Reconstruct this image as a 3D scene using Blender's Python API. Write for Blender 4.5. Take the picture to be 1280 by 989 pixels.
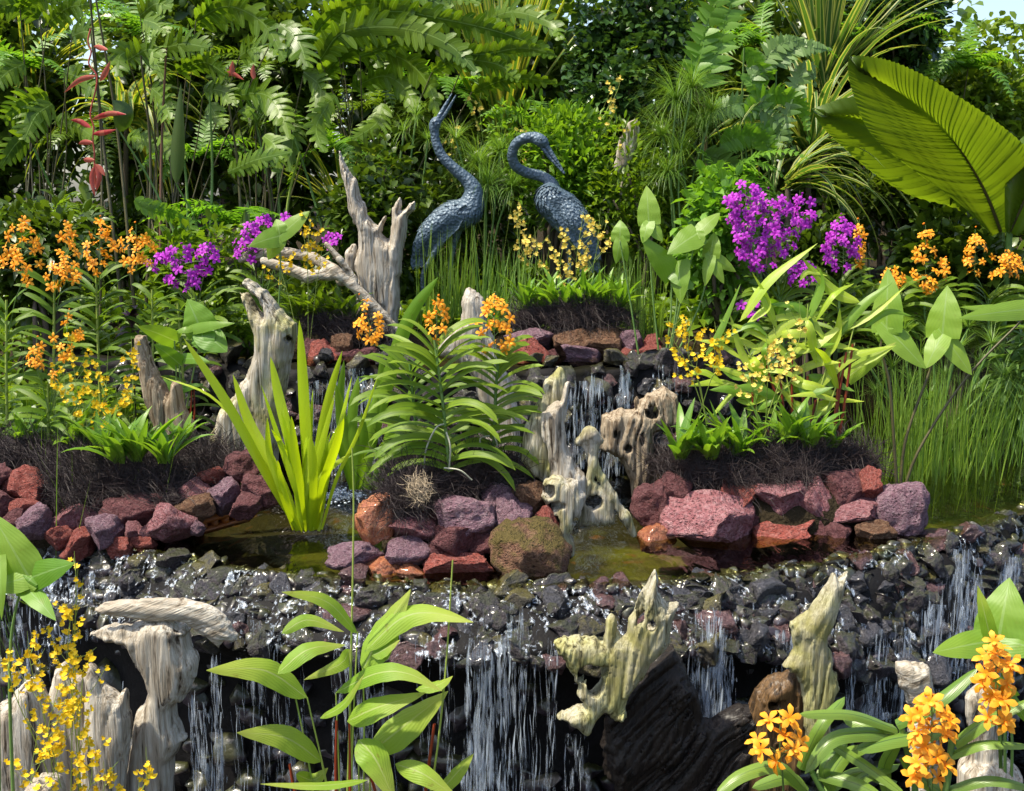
import bpy, bmesh, math, random
import numpy as np
from mathutils import Matrix, Vector

# ------------------------------------------------------------------ camera, sky, sun, exposure
for o in list(bpy.data.objects): bpy.data.objects.remove(o)
scene = bpy.context.scene
COL = scene.collection
F, W, H = 1400.0, 1280.0, 989.0
CAM = np.array([0.0, 0.0, 1.22]); PITCH = math.radians(9.9)
cd = bpy.data.cameras.new('camera'); cam = bpy.data.objects.new('camera', cd); COL.objects.link(cam)
cam.location = CAM; cam.rotation_euler = (math.pi/2 - PITCH, 0, 0)
cd.sensor_width = 36; cd.lens = F/W*36; cd.clip_start = 0.05; cd.clip_end = 1000
scene.camera = cam
SUN_EL, SUN_AZ = math.radians(64), math.radians(250)      # azimuth from +Y (north) clockwise: high, from the left and a little in front
world = bpy.data.worlds.new('World'); scene.world = world; world.use_nodes = True
wn = world.node_tree; wn.nodes.clear()
sky = wn.nodes.new('ShaderNodeTexSky'); sky.sky_type = 'NISHITA'; sky.sun_disc = False
sky.sun_elevation = SUN_EL; sky.sun_rotation = SUN_AZ; sky.dust_density = 2.5; sky.air_density = 1.0
bg = wn.nodes.new('ShaderNodeBackground'); bg.inputs[1].default_value = 0.15
wo = wn.nodes.new('ShaderNodeOutputWorld')
wn.links.new(sky.outputs[0], bg.inputs[0]); wn.links.new(bg.outputs[0], wo.inputs[0])
sd = bpy.data.lights.new('sun', 'SUN'); sd.energy = 4.3; sd.angle = math.radians(2.0); sd.color = (1.0, 0.92, 0.76)
sun = bpy.data.objects.new('sun', sd); COL.objects.link(sun)
sv = Vector((math.sin(SUN_AZ)*math.cos(SUN_EL), math.cos(SUN_AZ)*math.cos(SUN_EL), math.sin(SUN_EL)))
sun.rotation_euler = sv.to_track_quat('Z', 'Y').to_euler(); sun.location = sv*30
vs = scene.view_settings; vs.view_transform = 'Standard'; vs.look = 'None'; vs.gamma = 1; vs.use_curve_mapping = False
vs.exposure = 1.0
scene.render.resolution_x = 1024; scene.render.resolution_y = 791
scene.cycles.max_bounces = 8; scene.cycles.transparent_max_bounces = 24
scene.cycles.transmission_bounces = 6; scene.cycles.diffuse_bounces = 3
scene.cycles.caustics_reflective = False; scene.cycles.caustics_refractive = False

rng = np.random.default_rng(7); random.seed(7)
U = lambda a, b: float(rng.uniform(a, b))

# ------------------------------------------------------------------ pixel -> place
_cp, _sp = math.cos(PITCH), math.sin(PITCH)
def ray(px, py):
    u = (px - W/2)/F; v = (H/2 - py)/F
    return np.array([u, _cp + v*_sp, -_sp + v*_cp])
def at(px, py, Y):
    d = ray(px, py); return CAM + d*(Y/d[1])
def onz(px, py, z):
    d = ray(px, py); return CAM + d*((z - CAM[2])/d[2])
def mpp(Y): return Y/F*1.0                                  # metres for one photo pixel near depth Y
def nrm(v):
    v = np.asarray(v, float); return v/(np.linalg.norm(v, axis=-1, keepdims=True) + 1e-12)

# ------------------------------------------------------------------ noise
def _h(ix, iy, iz):
    h = (ix*73856093) ^ (iy*19349663) ^ (iz*83492791)
    h = (h ^ (h >> 13))*1274126177 & 0x7fffffff
    return ((h ^ (h >> 16)) & 0xffff)/65535.0
def vn(P):
    P = np.asarray(P, float); i = np.floor(P).astype(np.int64); f = P - i; f = f*f*(3 - 2*f); r = 0
    for a in (0, 1):
        wx = f[..., 0] if a else 1 - f[..., 0]
        for b in (0, 1):
            wy = f[..., 1] if b else 1 - f[..., 1]
            for c in (0, 1):
                wz = f[..., 2] if c else 1 - f[..., 2]
                r = r + wx*wy*wz*_h(i[..., 0]+a, i[..., 1]+b, i[..., 2]+c)
    return r*2 - 1
def fbm(P, o=3):
    r = 0; a = 1.0; P = np.asarray(P, float)
    for k in range(o): r = r + a*vn(P*2**k + 17.3*k); a *= .5
    return r

# ------------------------------------------------------------------ meshes and objects
WL = {}
def mesh(name, V, Fc, mat=None, uv=None, smooth=True):
    me = bpy.data.meshes.new(name); V = np.asarray(V, np.float32)
    if isinstance(Fc, np.ndarray):
        nf, k = Fc.shape
        me.vertices.add(len(V)); me.vertices.foreach_set('co', V.ravel())
        me.loops.add(nf*k); me.polygons.add(nf)
        me.polygons.foreach_set('loop_start', np.arange(0, nf*k, k, dtype=np.int32))
        me.loops.foreach_set('vertex_index', Fc.ravel().astype(np.int32))
        me.update(calc_edges=True)
    else:
        me.from_pydata(V.tolist(), [], [list(f) for f in Fc])
    if uv is not None:
        l = me.uv_layers.new(name='UVMap'); vi = np.empty(len(me.loops), np.int32); me.loops.foreach_get('vertex_index', vi)
        l.data.foreach_set('uv', np.asarray(uv, np.float32)[vi].ravel())
    if smooth: me.polygons.foreach_set('use_smooth', np.ones(len(me.polygons), bool))
    if mat: me.materials.append(mat)
    return me
def link(name, data, parent=None):
    o = bpy.data.objects.new(name, data); COL.objects.link(o)
    if parent is not None:
        o.parent = parent; WL[o.name] = WL[parent.name]
    else: WL[o.name] = np.zeros(3)
    return o
def mk(name, V, Fc, mat, parent=None, uv=None, smooth=True):
    V = np.asarray(V, float)
    if parent is not None: V = V - WL[parent.name]
    return link(name, mesh(name, V, Fc, mat, uv, smooth), parent)
def inst(name, me, M, parent=None):
    o = bpy.data.objects.new(name, me); COL.objects.link(o); M = Matrix(M)
    if parent is not None:
        o.parent = parent; w = WL[parent.name]; M = Matrix.Translation(Vector(-w)) @ M
        WL[o.name] = w
    o.matrix_local = M
    return o
def tag(o, label, cat, group=None, kind=None):
    o['label'] = label; o['category'] = cat
    if group: o['group'] = group
    if kind: o['kind'] = kind
    return o
def thing(name, label, cat, loc, group=None):
    o = bpy.data.objects.new(name, None); COL.objects.link(o); loc = np.asarray(loc, float)
    o.location = loc; o.empty_display_size = .05; WL[o.name] = loc
    return tag(o, label, cat, group)
def frame(pos, x, y, z, s=1.0):
    M = np.eye(4); M[:3, 0] = np.asarray(x)*s; M[:3, 1] = np.asarray(y)*s; M[:3, 2] = np.asarray(z)*s; M[:3, 3] = pos
    return M.tolist()
def look_frame(pos, n, s=1.0, roll=0.0):
    n = nrm(n); x = nrm(np.cross([0, 0, 1.0], n) + 1e-6); y = np.cross(n, x)
    c, q = math.cos(roll), math.sin(roll)
    return frame(pos, c*x + q*y, -q*x + c*y, n, s)
class Acc:                                                   # collects pieces of ONE thing's part
    def __init__(s): s.V = []; s.F = []; s.U = []; s.n = 0
    def add(s, r):
        V, Fc, uv = r
        s.V.append(V); s.F.append(np.asarray(Fc) + s.n); s.U.append(uv if uv is not None else np.zeros((len(V), 2))); s.n += len(V)
    def build(s, name, mat, parent=None, smooth=True):
        return mk(name, np.concatenate(s.V), np.concatenate(s.F), mat, parent, np.concatenate(s.U), smooth)

# ------------------------------------------------------------------ curves, ribbons, tubes
def spline(P, n):
    P = np.asarray(P, float)
    if len(P) == 2: return P[0] + (P[1] - P[0])*np.linspace(0, 1, n)[:, None]
    Q = np.vstack([2*P[0] - P[1], P, 2*P[-1] - P[-2]]); m = len(P) - 1
    t = np.linspace(0, m, n); i = np.minimum(t.astype(int), m - 1); f = (t - i)[:, None]
    a, b, c, d = Q[i], Q[i+1], Q[i+2], Q[i+3]
    return .5*(2*b + (c - a)*f + (2*a - 5*b + 4*c - d)*f*f + (3*b - a - 3*c + d)*f**3)
def pxc(pts, Y, n):                                          # (px, py[, depth offset]) list -> world curve
    return spline([at(p[0], p[1], Y + (p[2] if len(p) > 2 else 0)) for p in pts], n)
def prof(kind, t):
    if kind == 'lance': return np.sin(np.pi*np.clip(t, 0, 1)**.75)**.85 + .02
    if kind == 'strap': return np.minimum(1, .72 + t)*np.sqrt(np.clip(1 - t**6, 0, 1)) + .01
    if kind == 'iris': return (.45 + .9*t)*(1 - t**2.2)**.75/.82 + .005
    if kind == 'thin': return (1 - t)**.6*np.minimum(1, .5 + 3*t) + .02
    if kind == 'oval': return np.sqrt(np.clip(np.sin(np.pi*t), 0, 1)) + .01
    if kind == 'spath': return np.clip(np.sin(np.pi*np.clip(t, 0, 1)**1.6), 0, 1)**.6*.9 + .12
    if kind == 'lobe': return np.clip(1 - t**3, 0, 1)**.6*(.85 + .3*np.sin(np.pi*t)) + .01
def ribbon(C, S, w, fold=.25, m=3, N=None, wave=0.0):
    C = np.asarray(C); n = len(C); T = nrm(np.gradient(C, axis=0)); S = nrm(S - T*np.sum(S*T, 1, keepdims=True))
    if N is None: N = np.cross(S, T)
    a = np.linspace(-1, 1, m); w = np.asarray(w)
    ph = U(0, 6)
    off = fold*(np.abs(a)[None, :]**1.3)*w[:, None] + wave*w[:, None]*np.sin(np.arange(n)*1.7 + ph)[:, None]*np.abs(a)[None, :]*np.sign(a)[None, :]
    V = C[:, None, :] + S[:, None, :]*(a[None, :, None]*w[:, None, None]) + N[:, None, :]*off[:, :, None]
    uv = np.stack(np.broadcast_arrays((a*.5 + .5)[None, :], np.linspace(0, 1, n)[:, None]), -1).reshape(-1, 2)
    i = np.arange(n - 1)[:, None]*m + np.arange(m - 1)[None, :]
    Fc = np.stack([i, i + 1, i + m + 1, i + m], -1).reshape(-1, 4)
    return V.reshape(-1, 3), Fc, uv
def facing(C, tilt=0.0):                                     # side vectors of a blade seen from the front of the garden
    T = nrm(np.gradient(np.asarray(C), axis=0)); v = nrm(np.asarray(C) - CAM); S = nrm(np.cross(T, v)); N = np.cross(S, T)
    t = tilt if np.ndim(tilt) else np.full(len(T), tilt)
    return S*np.cos(t)[:, None] + N*np.sin(t)[:, None]
def sunny(C, mag):                                           # leaves turn their faces up to the light
    T = nrm(np.gradient(C, axis=0)); q = [abs(np.cross(facing(C, s*mag), T)@np.array(sv)).mean() for s in (-1, 1)]; return mag*(1 if q[1] > q[0] else -1)
def blade_px(pts, wpx, Y, kind='lance', tilt=None, fold=.22, n=12, m=3, wave=0.0):
    C = pxc(pts, Y, n); t = np.linspace(0, 1, n); ti = sunny(C, U(.15, .8)) if tilt is None else tilt
    return ribbon(C, facing(C, ti + .3*(t - .5)), prof(kind, t)*wpx*.5*mpp(Y), fold, m, wave=wave)
def arch(base, d, L, droop, n=9):
    d = nrm(d); P = [np.asarray(base, float)]; ds = L/(n - 1)
    for k in range(n - 1):
        P.append(P[-1] + d*ds); d = nrm(d + np.array([0, 0, -droop/(n - 1)*(1 + k/(n - 1))]))
    return np.array(P)
def upside(C, tilt=0.0):
    T = nrm(np.gradient(C, axis=0)); h = nrm(np.cross(T[0], [0, 0, 1.0]) + 1e-6); S = nrm(h - T*(T@h)[:, None]); N = np.cross(S, T)
    return S*math.cos(tilt) + N*math.sin(tilt)
def blade(base, d, L, w, droop, kind='strap', n=9, m=3, fold=.3, tilt=0.0):
    C = arch(base, d, L, droop, n); t = np.linspace(0, 1, n)
    return ribbon(C, upside(C, tilt), prof(kind, t)*w*.5, fold, m)
def tube(C, r, m=6):
    C = np.asarray(C, float); n = len(C); r = np.broadcast_to(np.asarray(r, float), (n,)); T = nrm(np.gradient(C, axis=0))
    h = np.array([.3, .9, .25]); A = nrm(np.cross(T, h)); B = np.cross(T, A)
    a = np.arange(m)*2*np.pi/m
    V = C[:, None] + (A[:, None]*np.cos(a)[None, :, None] + B[:, None]*np.sin(a)[None, :, None])*r[:, None, None]
    i = np.arange(n - 1)[:, None]*m; j = np.arange(m)[None, :]; k = (j + 1) % m
    Fc = np.stack([i + j, i + k, i + m + k, i + m + j], -1).reshape(-1, 4)
    uv = np.stack(np.broadcast_arrays((a/6.2832)[None, :], np.linspace(0, 1, n)[:, None]), -1).reshape(-1, 2)
    return V.reshape(-1, 3), Fc, uv

# ------------------------------------------------------------------ solid shapes from distance fields
def surfnets(f, lo, hi, h):
    ax = [np.arange(lo[k], hi[k] + h, h) for k in range(3)]
    X, Y_, Z = np.meshgrid(*ax, indexing='ij'); v = f(X, Y_, Z); s = v < 0
    n = np.array(v.shape) - 1
    P = np.zeros((*n, 3)); cnt = np.zeros(n); cor = [(a, b, c) for a in (0, 1) for b in (0, 1) for c in (0, 1)]
    sl = lambda c: tuple(slice(c[k], c[k] + n[k]) for k in range(3))
    for c in cor:
        for k in range(3):
            if c[k]: continue
            e = list(c); e[k] = 1; a, b = v[sl(c)], v[sl(e)]; cr = (a < 0) != (b < 0)
            t = np.where(cr, a/np.where(np.abs(a - b) < 1e-12, 1e-12, a - b), 0)
            for q in range(3): P[..., q] += np.where(cr, c[q] + (t if q == k else 0), 0)
            cnt += cr
    m = cnt > 0; idx = -np.ones(n, np.int64); idx[m] = np.arange(m.sum())
    g = np.stack(np.nonzero(m), -1); V = (P[m]/cnt[m][:, None] + g)*h + np.asarray(lo)
    Q = []
    for k in range(3):
        a = np.moveaxis(s, k, 0); d = np.moveaxis(idx, k, 0)
        c = (a[:-1, 1:-1, 1:-1] != a[1:, 1:-1, 1:-1])
        q = np.stack([d[:, :-1, :-1], d[:, 1:, :-1], d[:, 1:, 1:], d[:, :-1, 1:]], -1)[c]
        fl = a[:-1, 1:-1, 1:-1][c]
        if k == 1: fl = ~fl
        q = np.where(fl[:, None], q, q[:, ::-1]); Q.append(q)
    Q = np.concatenate(Q); Q = Q[(Q >= 0).all(1)]
    return V, Q
def poly_d(poly, X, Z):                                      # + inside, - outside
    a = np.asarray(poly, float); b = np.roll(a, -1, 0); p = np.stack([X, Z], -1)[..., None, :]
    e = b - a; w = p - a; t = np.clip((w*e).sum(-1)/(e*e).sum(-1), 0, 1)
    d = np.linalg.norm(w - e*t[..., None], axis=-1).min(-1)
    c1 = (a[:, 1] > p[..., 1]) != (b[:, 1] > p[..., 1])
    xi = a[:, 0] + (p[..., 1] - a[:, 1])*e[:, 0]/np.where(np.abs(e[:, 1]) < 1e-9, 1e-9, e[:, 1])
    ins = ((c1 & (p[..., 0] < xi)).sum(-1) % 2) == 1
    return np.where(ins, d, -d)
def smin(a, b, k):
    h = np.clip(.5 + .5*(b - a)/k, 0, 1); return b*(1 - h) + a*h - k*h*(1 - h)
def wood(polys=(), tubes=(), holes=(), Y=5.0, thick=.8, tilt=0.0, h=.006, grain=0.0, ridge=.010, k=.012, maxT=None):
    """driftwood: outlines with a rounded thickness, limbs, knot holes, long ridges along the grain"""
    pl = []; pts = []
    for p in polys:
        dy = 0
        if isinstance(p, tuple): p, dy = p
        w = np.array([at(x, y, Y) for x, y in p]); pl.append((w[:, [0, 2]], dy)); pts.append(w + [0, dy, 0])
    tb = []
    for t in tubes:
        c = [(at(q[0], q[1], Y + (q[3] if len(q) > 3 else 0)), q[2]*mpp(Y)) for q in t]; tb.append(c)
        for a, r in c: pts.append(np.array([a - r, a + r]))
    hl = [(at(q[0], q[1], Y), q[2]*mpp(Y), (q[3] if len(q) > 3 else q[2])*mpp(Y), len(q) > 4) for q in holes]
    A = np.concatenate(pts); lo, hi = A.min(0) - .05, A.max(0) + .05
    ca, sa = math.cos(grain), math.sin(grain); zc = (lo[2] + hi[2])/2
    def yy(Z): return Y + tilt*(Z - zc)
    Ds = []
    X2, Z2 = np.meshgrid(np.arange(lo[0], hi[0] + h, h), np.arange(lo[2], hi[2] + h, h), indexing='ij')
    gx2, gz2 = X2*ca + Z2*sa, -X2*sa + Z2*ca
    jit = .005*vn(np.stack([gx2*60, X2*0, gz2*9], -1)) + .004*vn(np.stack([gx2*150, X2*0 + 3, gz2*16], -1)) + .003*vn(np.stack([X2*30, X2*0, Z2*30], -1))
    tm = .02
    for w, dy in pl:
        d = poly_d(w, X2, Z2) + jit; R = max(d.max(), .01); T = R*thick
        if maxT: T = min(T, maxT)
        tm = max(tm, T + abs(dy)); Ds.append((d, R, T, dy))
    lo[1] = min(lo[1], Y - tm - .06 - abs(tilt)*(hi[2]-lo[2])/2); hi[1] = max(hi[1], Y + tm + .06 + abs(tilt)*(hi[2]-lo[2])/2)
    def f(X, Yg, Z):
        r = None; D = Yg - yy(Z)
        for d, R, T, dy in Ds:
            q = np.clip(d/min(R, .042), 0, 1); th = T*np.sqrt(np.clip(1 - (1 - q)**2, 0, 1))
            a = np.abs(D - dy); dd = np.broadcast_to(d[:X.shape[0], None, :X.shape[2]], X.shape)
            g = np.where(dd > 0, a - th[:X.shape[0], None, :X.shape[2]], np.hypot(a, dd))
            r = g if r is None else smin(r, g, k)
        for c in tb:
            for (a, ra), (b, rb) in zip(c[:-1], c[1:]):
                e = b - a; t = np.clip(((X - a[0])*e[0] + (Yg - a[1])*e[1] + (Z - a[2])*e[2])/(e@e + 1e-9), 0, 1)
                g = np.sqrt((X - a[0] - t*e[0])**2 + (Yg - a[1] - t*e[1])**2 + (Z - a[2] - t*e[2])**2) - (ra + (rb - ra)*t)
                r = g if r is None else smin(r, g, k)
        for c, rx, rz, th_ in hl:
            if th_: g = (np.sqrt(((X - c[0])/rx)**2 + ((Z - c[2])/rz)**2) - 1)*min(rx, rz); r = -smin(-r, g, .004); continue
            g = (np.sqrt(((X - c[0])/rx)**2 + ((Z - c[2])/rz)**2 + (np.clip(Yg - Y, -.0, 9)/.03)**2) - 1)*min(rx, rz)
            r = -smin(-r, g, .004)
        full = r; near = np.abs(r) < .035; X, Yg, Z, r = X[near], Yg[near], Z[near], r[near]
        gx = X*ca + Z*sa; gz = -X*sa + Z*ca
        wv = .012*np.sin(gz*13 + 3*vn(np.stack([gx*8, Yg*8, gz*4], -1))); gx = gx + wv
        N = vn(np.stack([gx*55, Yg*55, gz*3.2], -1)); N2 = vn(np.stack([gx*130 + 7, Yg*130, gz*5], -1)); L = vn(np.stack([gx*13, Yg*13, gz*6 + 4], -1))
        B = vn(np.stack([gx*21 + 5, Yg*21, gz*2.4], -1))
        full[near] = r + ridge*(.3*np.exp(-(N*6)**2) - .1) + .25*ridge*np.exp(-(N2*4)**2) + ridge*.75*L + .6*ridge*np.exp(-(B*8)**2)
        return full
    V, Q = surfnets(f, lo, hi, h)
    # keep the largest connected piece (jagged tips may break off)
    par = np.arange(len(V))
    E = np.concatenate([Q[:, [0, 1]], Q[:, [1, 2]], Q[:, [2, 3]]])
    for _ in range(200):
        ra, rb = par[E[:, 0]], par[E[:, 1]]; df = ra != rb
        if not df.any(): break
        par[np.maximum(ra[df], rb[df])] = np.minimum(ra[df], rb[df])
        while True:
            q = par[par]
            if (q == par).all(): break
            par = q
    lab, c = np.unique(par, return_counts=True); keep = par == lab[c.argmax()]
    mp = -np.ones(len(V), int); mp[keep] = np.arange(keep.sum()); Q = mp[Q]; Q = Q[(Q >= 0).all(1)]
    return V[keep], Q
# ------------------------------------------------------------------ materials
class NT:
    def __init__(s, name):
        s.m = bpy.data.materials.new(name); s.m.use_nodes = True; s.t = s.m.node_tree; s.t.nodes.clear()
    def n(s, typ, ins=None, **kw):
        x = s.t.nodes.new('ShaderNode' + typ)
        for a, b in kw.items(): setattr(x, a, b)
        for a, b in (ins or {}).items(): s.set(x.inputs[a], b)
        return x
    def set(s, i, b):
        if isinstance(b, bpy.types.Node): b = b.outputs[0]
        if isinstance(b, bpy.types.NodeSocket): s.t.links.new(b, i)
        else:
            if isinstance(b, tuple) and len(b) == 3 and i.type == 'RGBA': b = (*b, 1)
            i.default_value = b
    def mix(s, f, a, b, bt='MIX'):
        x = s.n('Mix', data_type='RGBA', blend_type=bt); s.set(x.inputs[0], f); s.set(x.inputs[6], a); s.set(x.inputs[7], b); return x.outputs[2]
    def math(s, op, a, b=0.0, c=None):
        x = s.n('Math', operation=op); s.set(x.inputs[0], a); s.set(x.inputs[1], b)
        if c is not None: s.set(x.inputs[2], c)
        return x.outputs[0]
    def ramp(s, f, st):
        x = s.n('ValToRGB'); s.set(x.inputs[0], f); e = x.color_ramp.elements
        while len(e) < len(st): e.new(.5)
        for q, (p, c) in zip(e, st): q.position = p; q.color = (*c, 1) if len(c) == 3 else c
        return x.outputs[0]
    def coords(s, scale=(1, 1, 1), rot=(0, 0, 0), out='Object'):
        c = s.n('TexCoord'); return s.n('Mapping', {0: c.outputs[out], 2: rot, 3: scale}).outputs[0]
    def noise(s, vec, sc, det=4, rough=.55, dist=0.0):
        return s.n('TexNoise', {'Vector': vec, 'Scale': sc, 'Detail': det, 'Roughness': rough, 'Distortion': dist})
    def bump(s, hgt, st, dist=.01, nrm_=None):
        b = s.n('Bump', {'Strength': st, 'Distance': dist, 'Height': hgt})
        if nrm_ is not None: s.set(b.inputs['Normal'], nrm_)
        return b.outputs[0]
    def out(s, sh): 
        o = s.n('OutputMaterial'); s.set(o.inputs[0], sh); return s.m
    def rnd(s):
        return s.math('FRACT', s.math('ADD', s.n('ObjectInfo').outputs['Random'], s.n('NewGeometry').outputs['Random Per Island']))
def leafmat(name, c1, c2, tr=.4, rough=.38, rib=None, edge=None, stripe=0, spec=.5, tcol=None, tip=None, bumpst=.25, blemish=.25):
    s = NT(name); r = s.rnd(); uv = s.n('UVMap').outputs[0]; xyz = s.n('SeparateXYZ', {0: uv})
    a = s.math('ABSOLUTE', s.math('SUBTRACT', xyz.outputs[0], .5))        # 0 midrib, .5 margin
    c = s.mix(r, c1, c2)
    nz = s.noise(s.coords((1, 1, 1)), 9, 3)
    c = s.mix(s.math('MULTIPLY', nz.outputs[0], .5), c, s.mix(.6, c, (c1[0]*.35, c1[1]*.45, c1[2]*.3)))
    if stripe:
        st = s.math('SINE', s.math('MULTIPLY', xyz.outputs[0], stripe*6.283))
        c = s.mix(s.math('MULTIPLY_ADD', st, .18, .18), c, (c1[0]*1.7, c1[1]*1.5, c1[2]*1.2))
    if edge: c = s.mix(s.math('SMOOTH_MIN', s.math('GREATER_THAN', a, edge[1]), 1.0, .1), c, edge[0])
    if rib: c = s.mix(s.math('LESS_THAN', a, rib[1]), c, rib[0])
    if tip: c = s.mix(s.ramp(xyz.outputs[1], [(0, (0, 0, 0)), (.45, (0, 0, 0)), (1, (1, 1, 1))]), c, tip)
    if blemish:
        n2 = s.noise(s.coords((1, 1, 1)), 38, 2)
        c = s.mix(s.ramp(n2.outputs[0], [(.66, (0, 0, 0)), (.74, (blemish,)*3)]), c, (.16, .11, .02))
    sn = s.math('SINE', s.math('MULTIPLY', s.math('ADD', a, s.math('MULTIPLY', xyz.outputs[1], .6)), 60.0)) if not stripe else st
    c = s.mix(s.math('MULTIPLY_ADD', sn, .09, .09), c, s.mix(.5, c, (c1[0]*.4, c1[1]*.5, c1[2]*.4)))
    n3 = s.noise(s.coords(), 2.2, 3); c = s.mix(s.ramp(n3.outputs[0], [(.4, (0, 0, 0)), (.7, (.45, .45, .45))]), c, (c2[0]*1.25, c2[1]*1.05, c2[2]*.8))
    bp = s.bump(s.math('ADD', s.math('MULTIPLY', sn, .10), nz.outputs[0]), bumpst, .004)
    p = s.n('BsdfPrincipled', {'Base Color': c, 'Roughness': rough, 'Normal': bp, 'Specular IOR Level': spec})
    tc = s.mix(1.0, c, tcol or (1.5, 1.45, .55), 'MULTIPLY')
    t = s.n('BsdfTranslucent', {0: tc, 'Normal': bp})
    mx = s.n('MixShader', {0: tr}); s.set(mx.inputs[1], p); s.set(mx.inputs[2], t)
    return s.out(mx.outputs[0])
G = {}
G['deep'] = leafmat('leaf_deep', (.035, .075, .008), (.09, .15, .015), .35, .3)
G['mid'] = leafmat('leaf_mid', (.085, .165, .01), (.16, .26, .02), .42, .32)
G['monstera'] = leafmat('leaf_split', (.05, .12, .008), (.16, .27, .018), .42, .36, rib=((.2, .32, .08), .03), spec=.3)
G['lime'] = leafmat('leaf_lime', (.12, .26, .02), (.2, .36, .03), .45)
G['iris'] = leafmat('leaf_iris', (.33, .48, .012), (.44, .58, .025), .52, .4, stripe=9, blemish=.1)
G['strap'] = leafmat('leaf_strap', (.11, .25, .02), (.2, .36, .03), .45, .38, stripe=7)
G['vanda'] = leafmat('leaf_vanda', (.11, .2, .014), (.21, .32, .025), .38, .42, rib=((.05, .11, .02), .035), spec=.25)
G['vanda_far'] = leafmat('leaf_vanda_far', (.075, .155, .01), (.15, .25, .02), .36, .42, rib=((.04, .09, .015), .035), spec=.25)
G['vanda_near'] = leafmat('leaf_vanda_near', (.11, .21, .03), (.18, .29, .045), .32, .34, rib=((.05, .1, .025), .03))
G['thalia'] = leafmat('leaf_thalia', (.19, .34, .025), (.3, .44, .05), .46, .48, rib=((.34, .42, .14), .03), spec=.3, bumpst=.5, blemish=.5, tip=(.33, .38, .07))
G['thalia_y'] = leafmat('leaf_thalia_yellow', (.36, .52, .03), (.52, .64, .09), .5, .4, rib=((.4, .5, .12), .03))
G['arrow'] = leafmat('leaf_arrow', (.16, .31, .025), (.26, .42, .05), .45, .46, rib=((.24, .38, .1), .03))
G['arrow_dark'] = leafmat('leaf_arrow_dark', (.1, .25, .02), (.17, .34, .03), .42, .46, rib=((.2, .35, .1), .03))
G['varieg'] = leafmat('leaf_variegated', (.055, .14, .03), (.09, .19, .04), .45, .4, edge=((.42, .42, .14), .3), blemish=.1)
G['varieg_y'] = leafmat('leaf_variegated_yellow', (.09, .2, .03), (.13, .24, .04), .45, .4, edge=((.42, .40, .06), .24), blemish=.1)
G['papyrus'] = leafmat('leaf_papyrus', (.1, .22, .035), (.2, .34, .06), .4)
G['reed'] = leafmat('leaf_reed', (.12, .24, .03), (.22, .34, .05), .4)
G['oval'] = leafmat('leaf_oval', (.022, .065, .02), (.06, .13, .03), .25, .22)
G['oval_light'] = leafmat('leaf_oval_light', (.07, .14, .015), (.19, .29, .025), .4, .33)
G['fern'] = leafmat('leaf_fern', (.11, .27, .025), (.18, .36, .04), .5)
G['grey'] = leafmat('leaf_grey', (.1, .2, .05), (.16, .28, .07), .35)
G['seed'] = leafmat('leaf_seedling', (.1, .24, .02), (.19, .34, .035), .42, .32, rib=((.2, .34, .06), .03))
G['dark_purple'] = leafmat('leaf_purple', (.02, .008, .02), (.04, .012, .035), .1)
def palmmat():
    s = NT('leaf_palm'); xyz = s.n('SeparateXYZ', {0: s.n('UVMap').outputs[0]}); nz = s.noise(s.coords(), 6, 4)
    c = s.mix(nz.outputs[0], (.06, .12, .010), (.11, .17, .015))
    p = s.n('BsdfPrincipled', {'Base Color': c, 'Roughness': .42}); t = s.n('BsdfTranslucent', {0: s.mix(nz.outputs[0], (.20, .32, .006), (.29, .40, .01))})
    mx = s.n('MixShader', {0: .48}); s.set(mx.inputs[1], p); s.set(mx.inputs[2], t); return s.out(mx.outputs[0])
G['palm'] = palmmat()
def plain(name, c1, c2, rough=.5, sc=12, tr=0, bumpst=.3, spec=.5, dist=.006):
    s = NT(name); nz = s.noise(s.coords(), sc, 5); c = s.mix(s.math('FRACT', s.math('ADD', nz.outputs[0], s.math('MULTIPLY', s.rnd(), .6))), c1, c2)
    p = s.n('BsdfPrincipled', {'Base Color': c, 'Roughness': rough, 'Specular IOR Level': spec, 'Normal': s.bump(nz.outputs[0], bumpst, dist)})
    if tr:
        t = s.n('BsdfTranslucent', {0: c}); mx = s.n('MixShader', {0: tr}); s.set(mx.inputs[1], p); s.set(mx.inputs[2], t); return s.out(mx.outputs[0])
    return s.out(p.outputs[0])
G['stem'] = plain('stem_green', (.08, .17, .03), (.13, .22, .05))
G['stem_y'] = plain('stem_yellow', (.2, .3, .04), (.28, .34, .06))
G['stem_dark'] = plain('stem_dark', (.05, .045, .02), (.09, .08, .03))
G['stem_brown'] = plain('stem_brown', (.10, .05, .03), (.16, .08, .04))
G['stem_red'] = plain('stem_red', (.12, .010, .006), (.22, .035, .010), .4)
G['orange'] = plain('petal_orange', (.88, .38, .014), (.94, .52, .04), .5, 20, .35, .1)
G['purple'] = plain('petal_purple', (.36, .015, .46), (.52, .035, .62), .5, 20, .35, .1)
G['yellow'] = plain('petal_yellow', (.85, .58, .008), (.9, .68, .03), .5, 20, .3, .1)
G['pale_yellow'] = plain('petal_pale_yellow', (.8, .6, .1), (.85, .68, .16), .5, 20, .3, .1)
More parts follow.
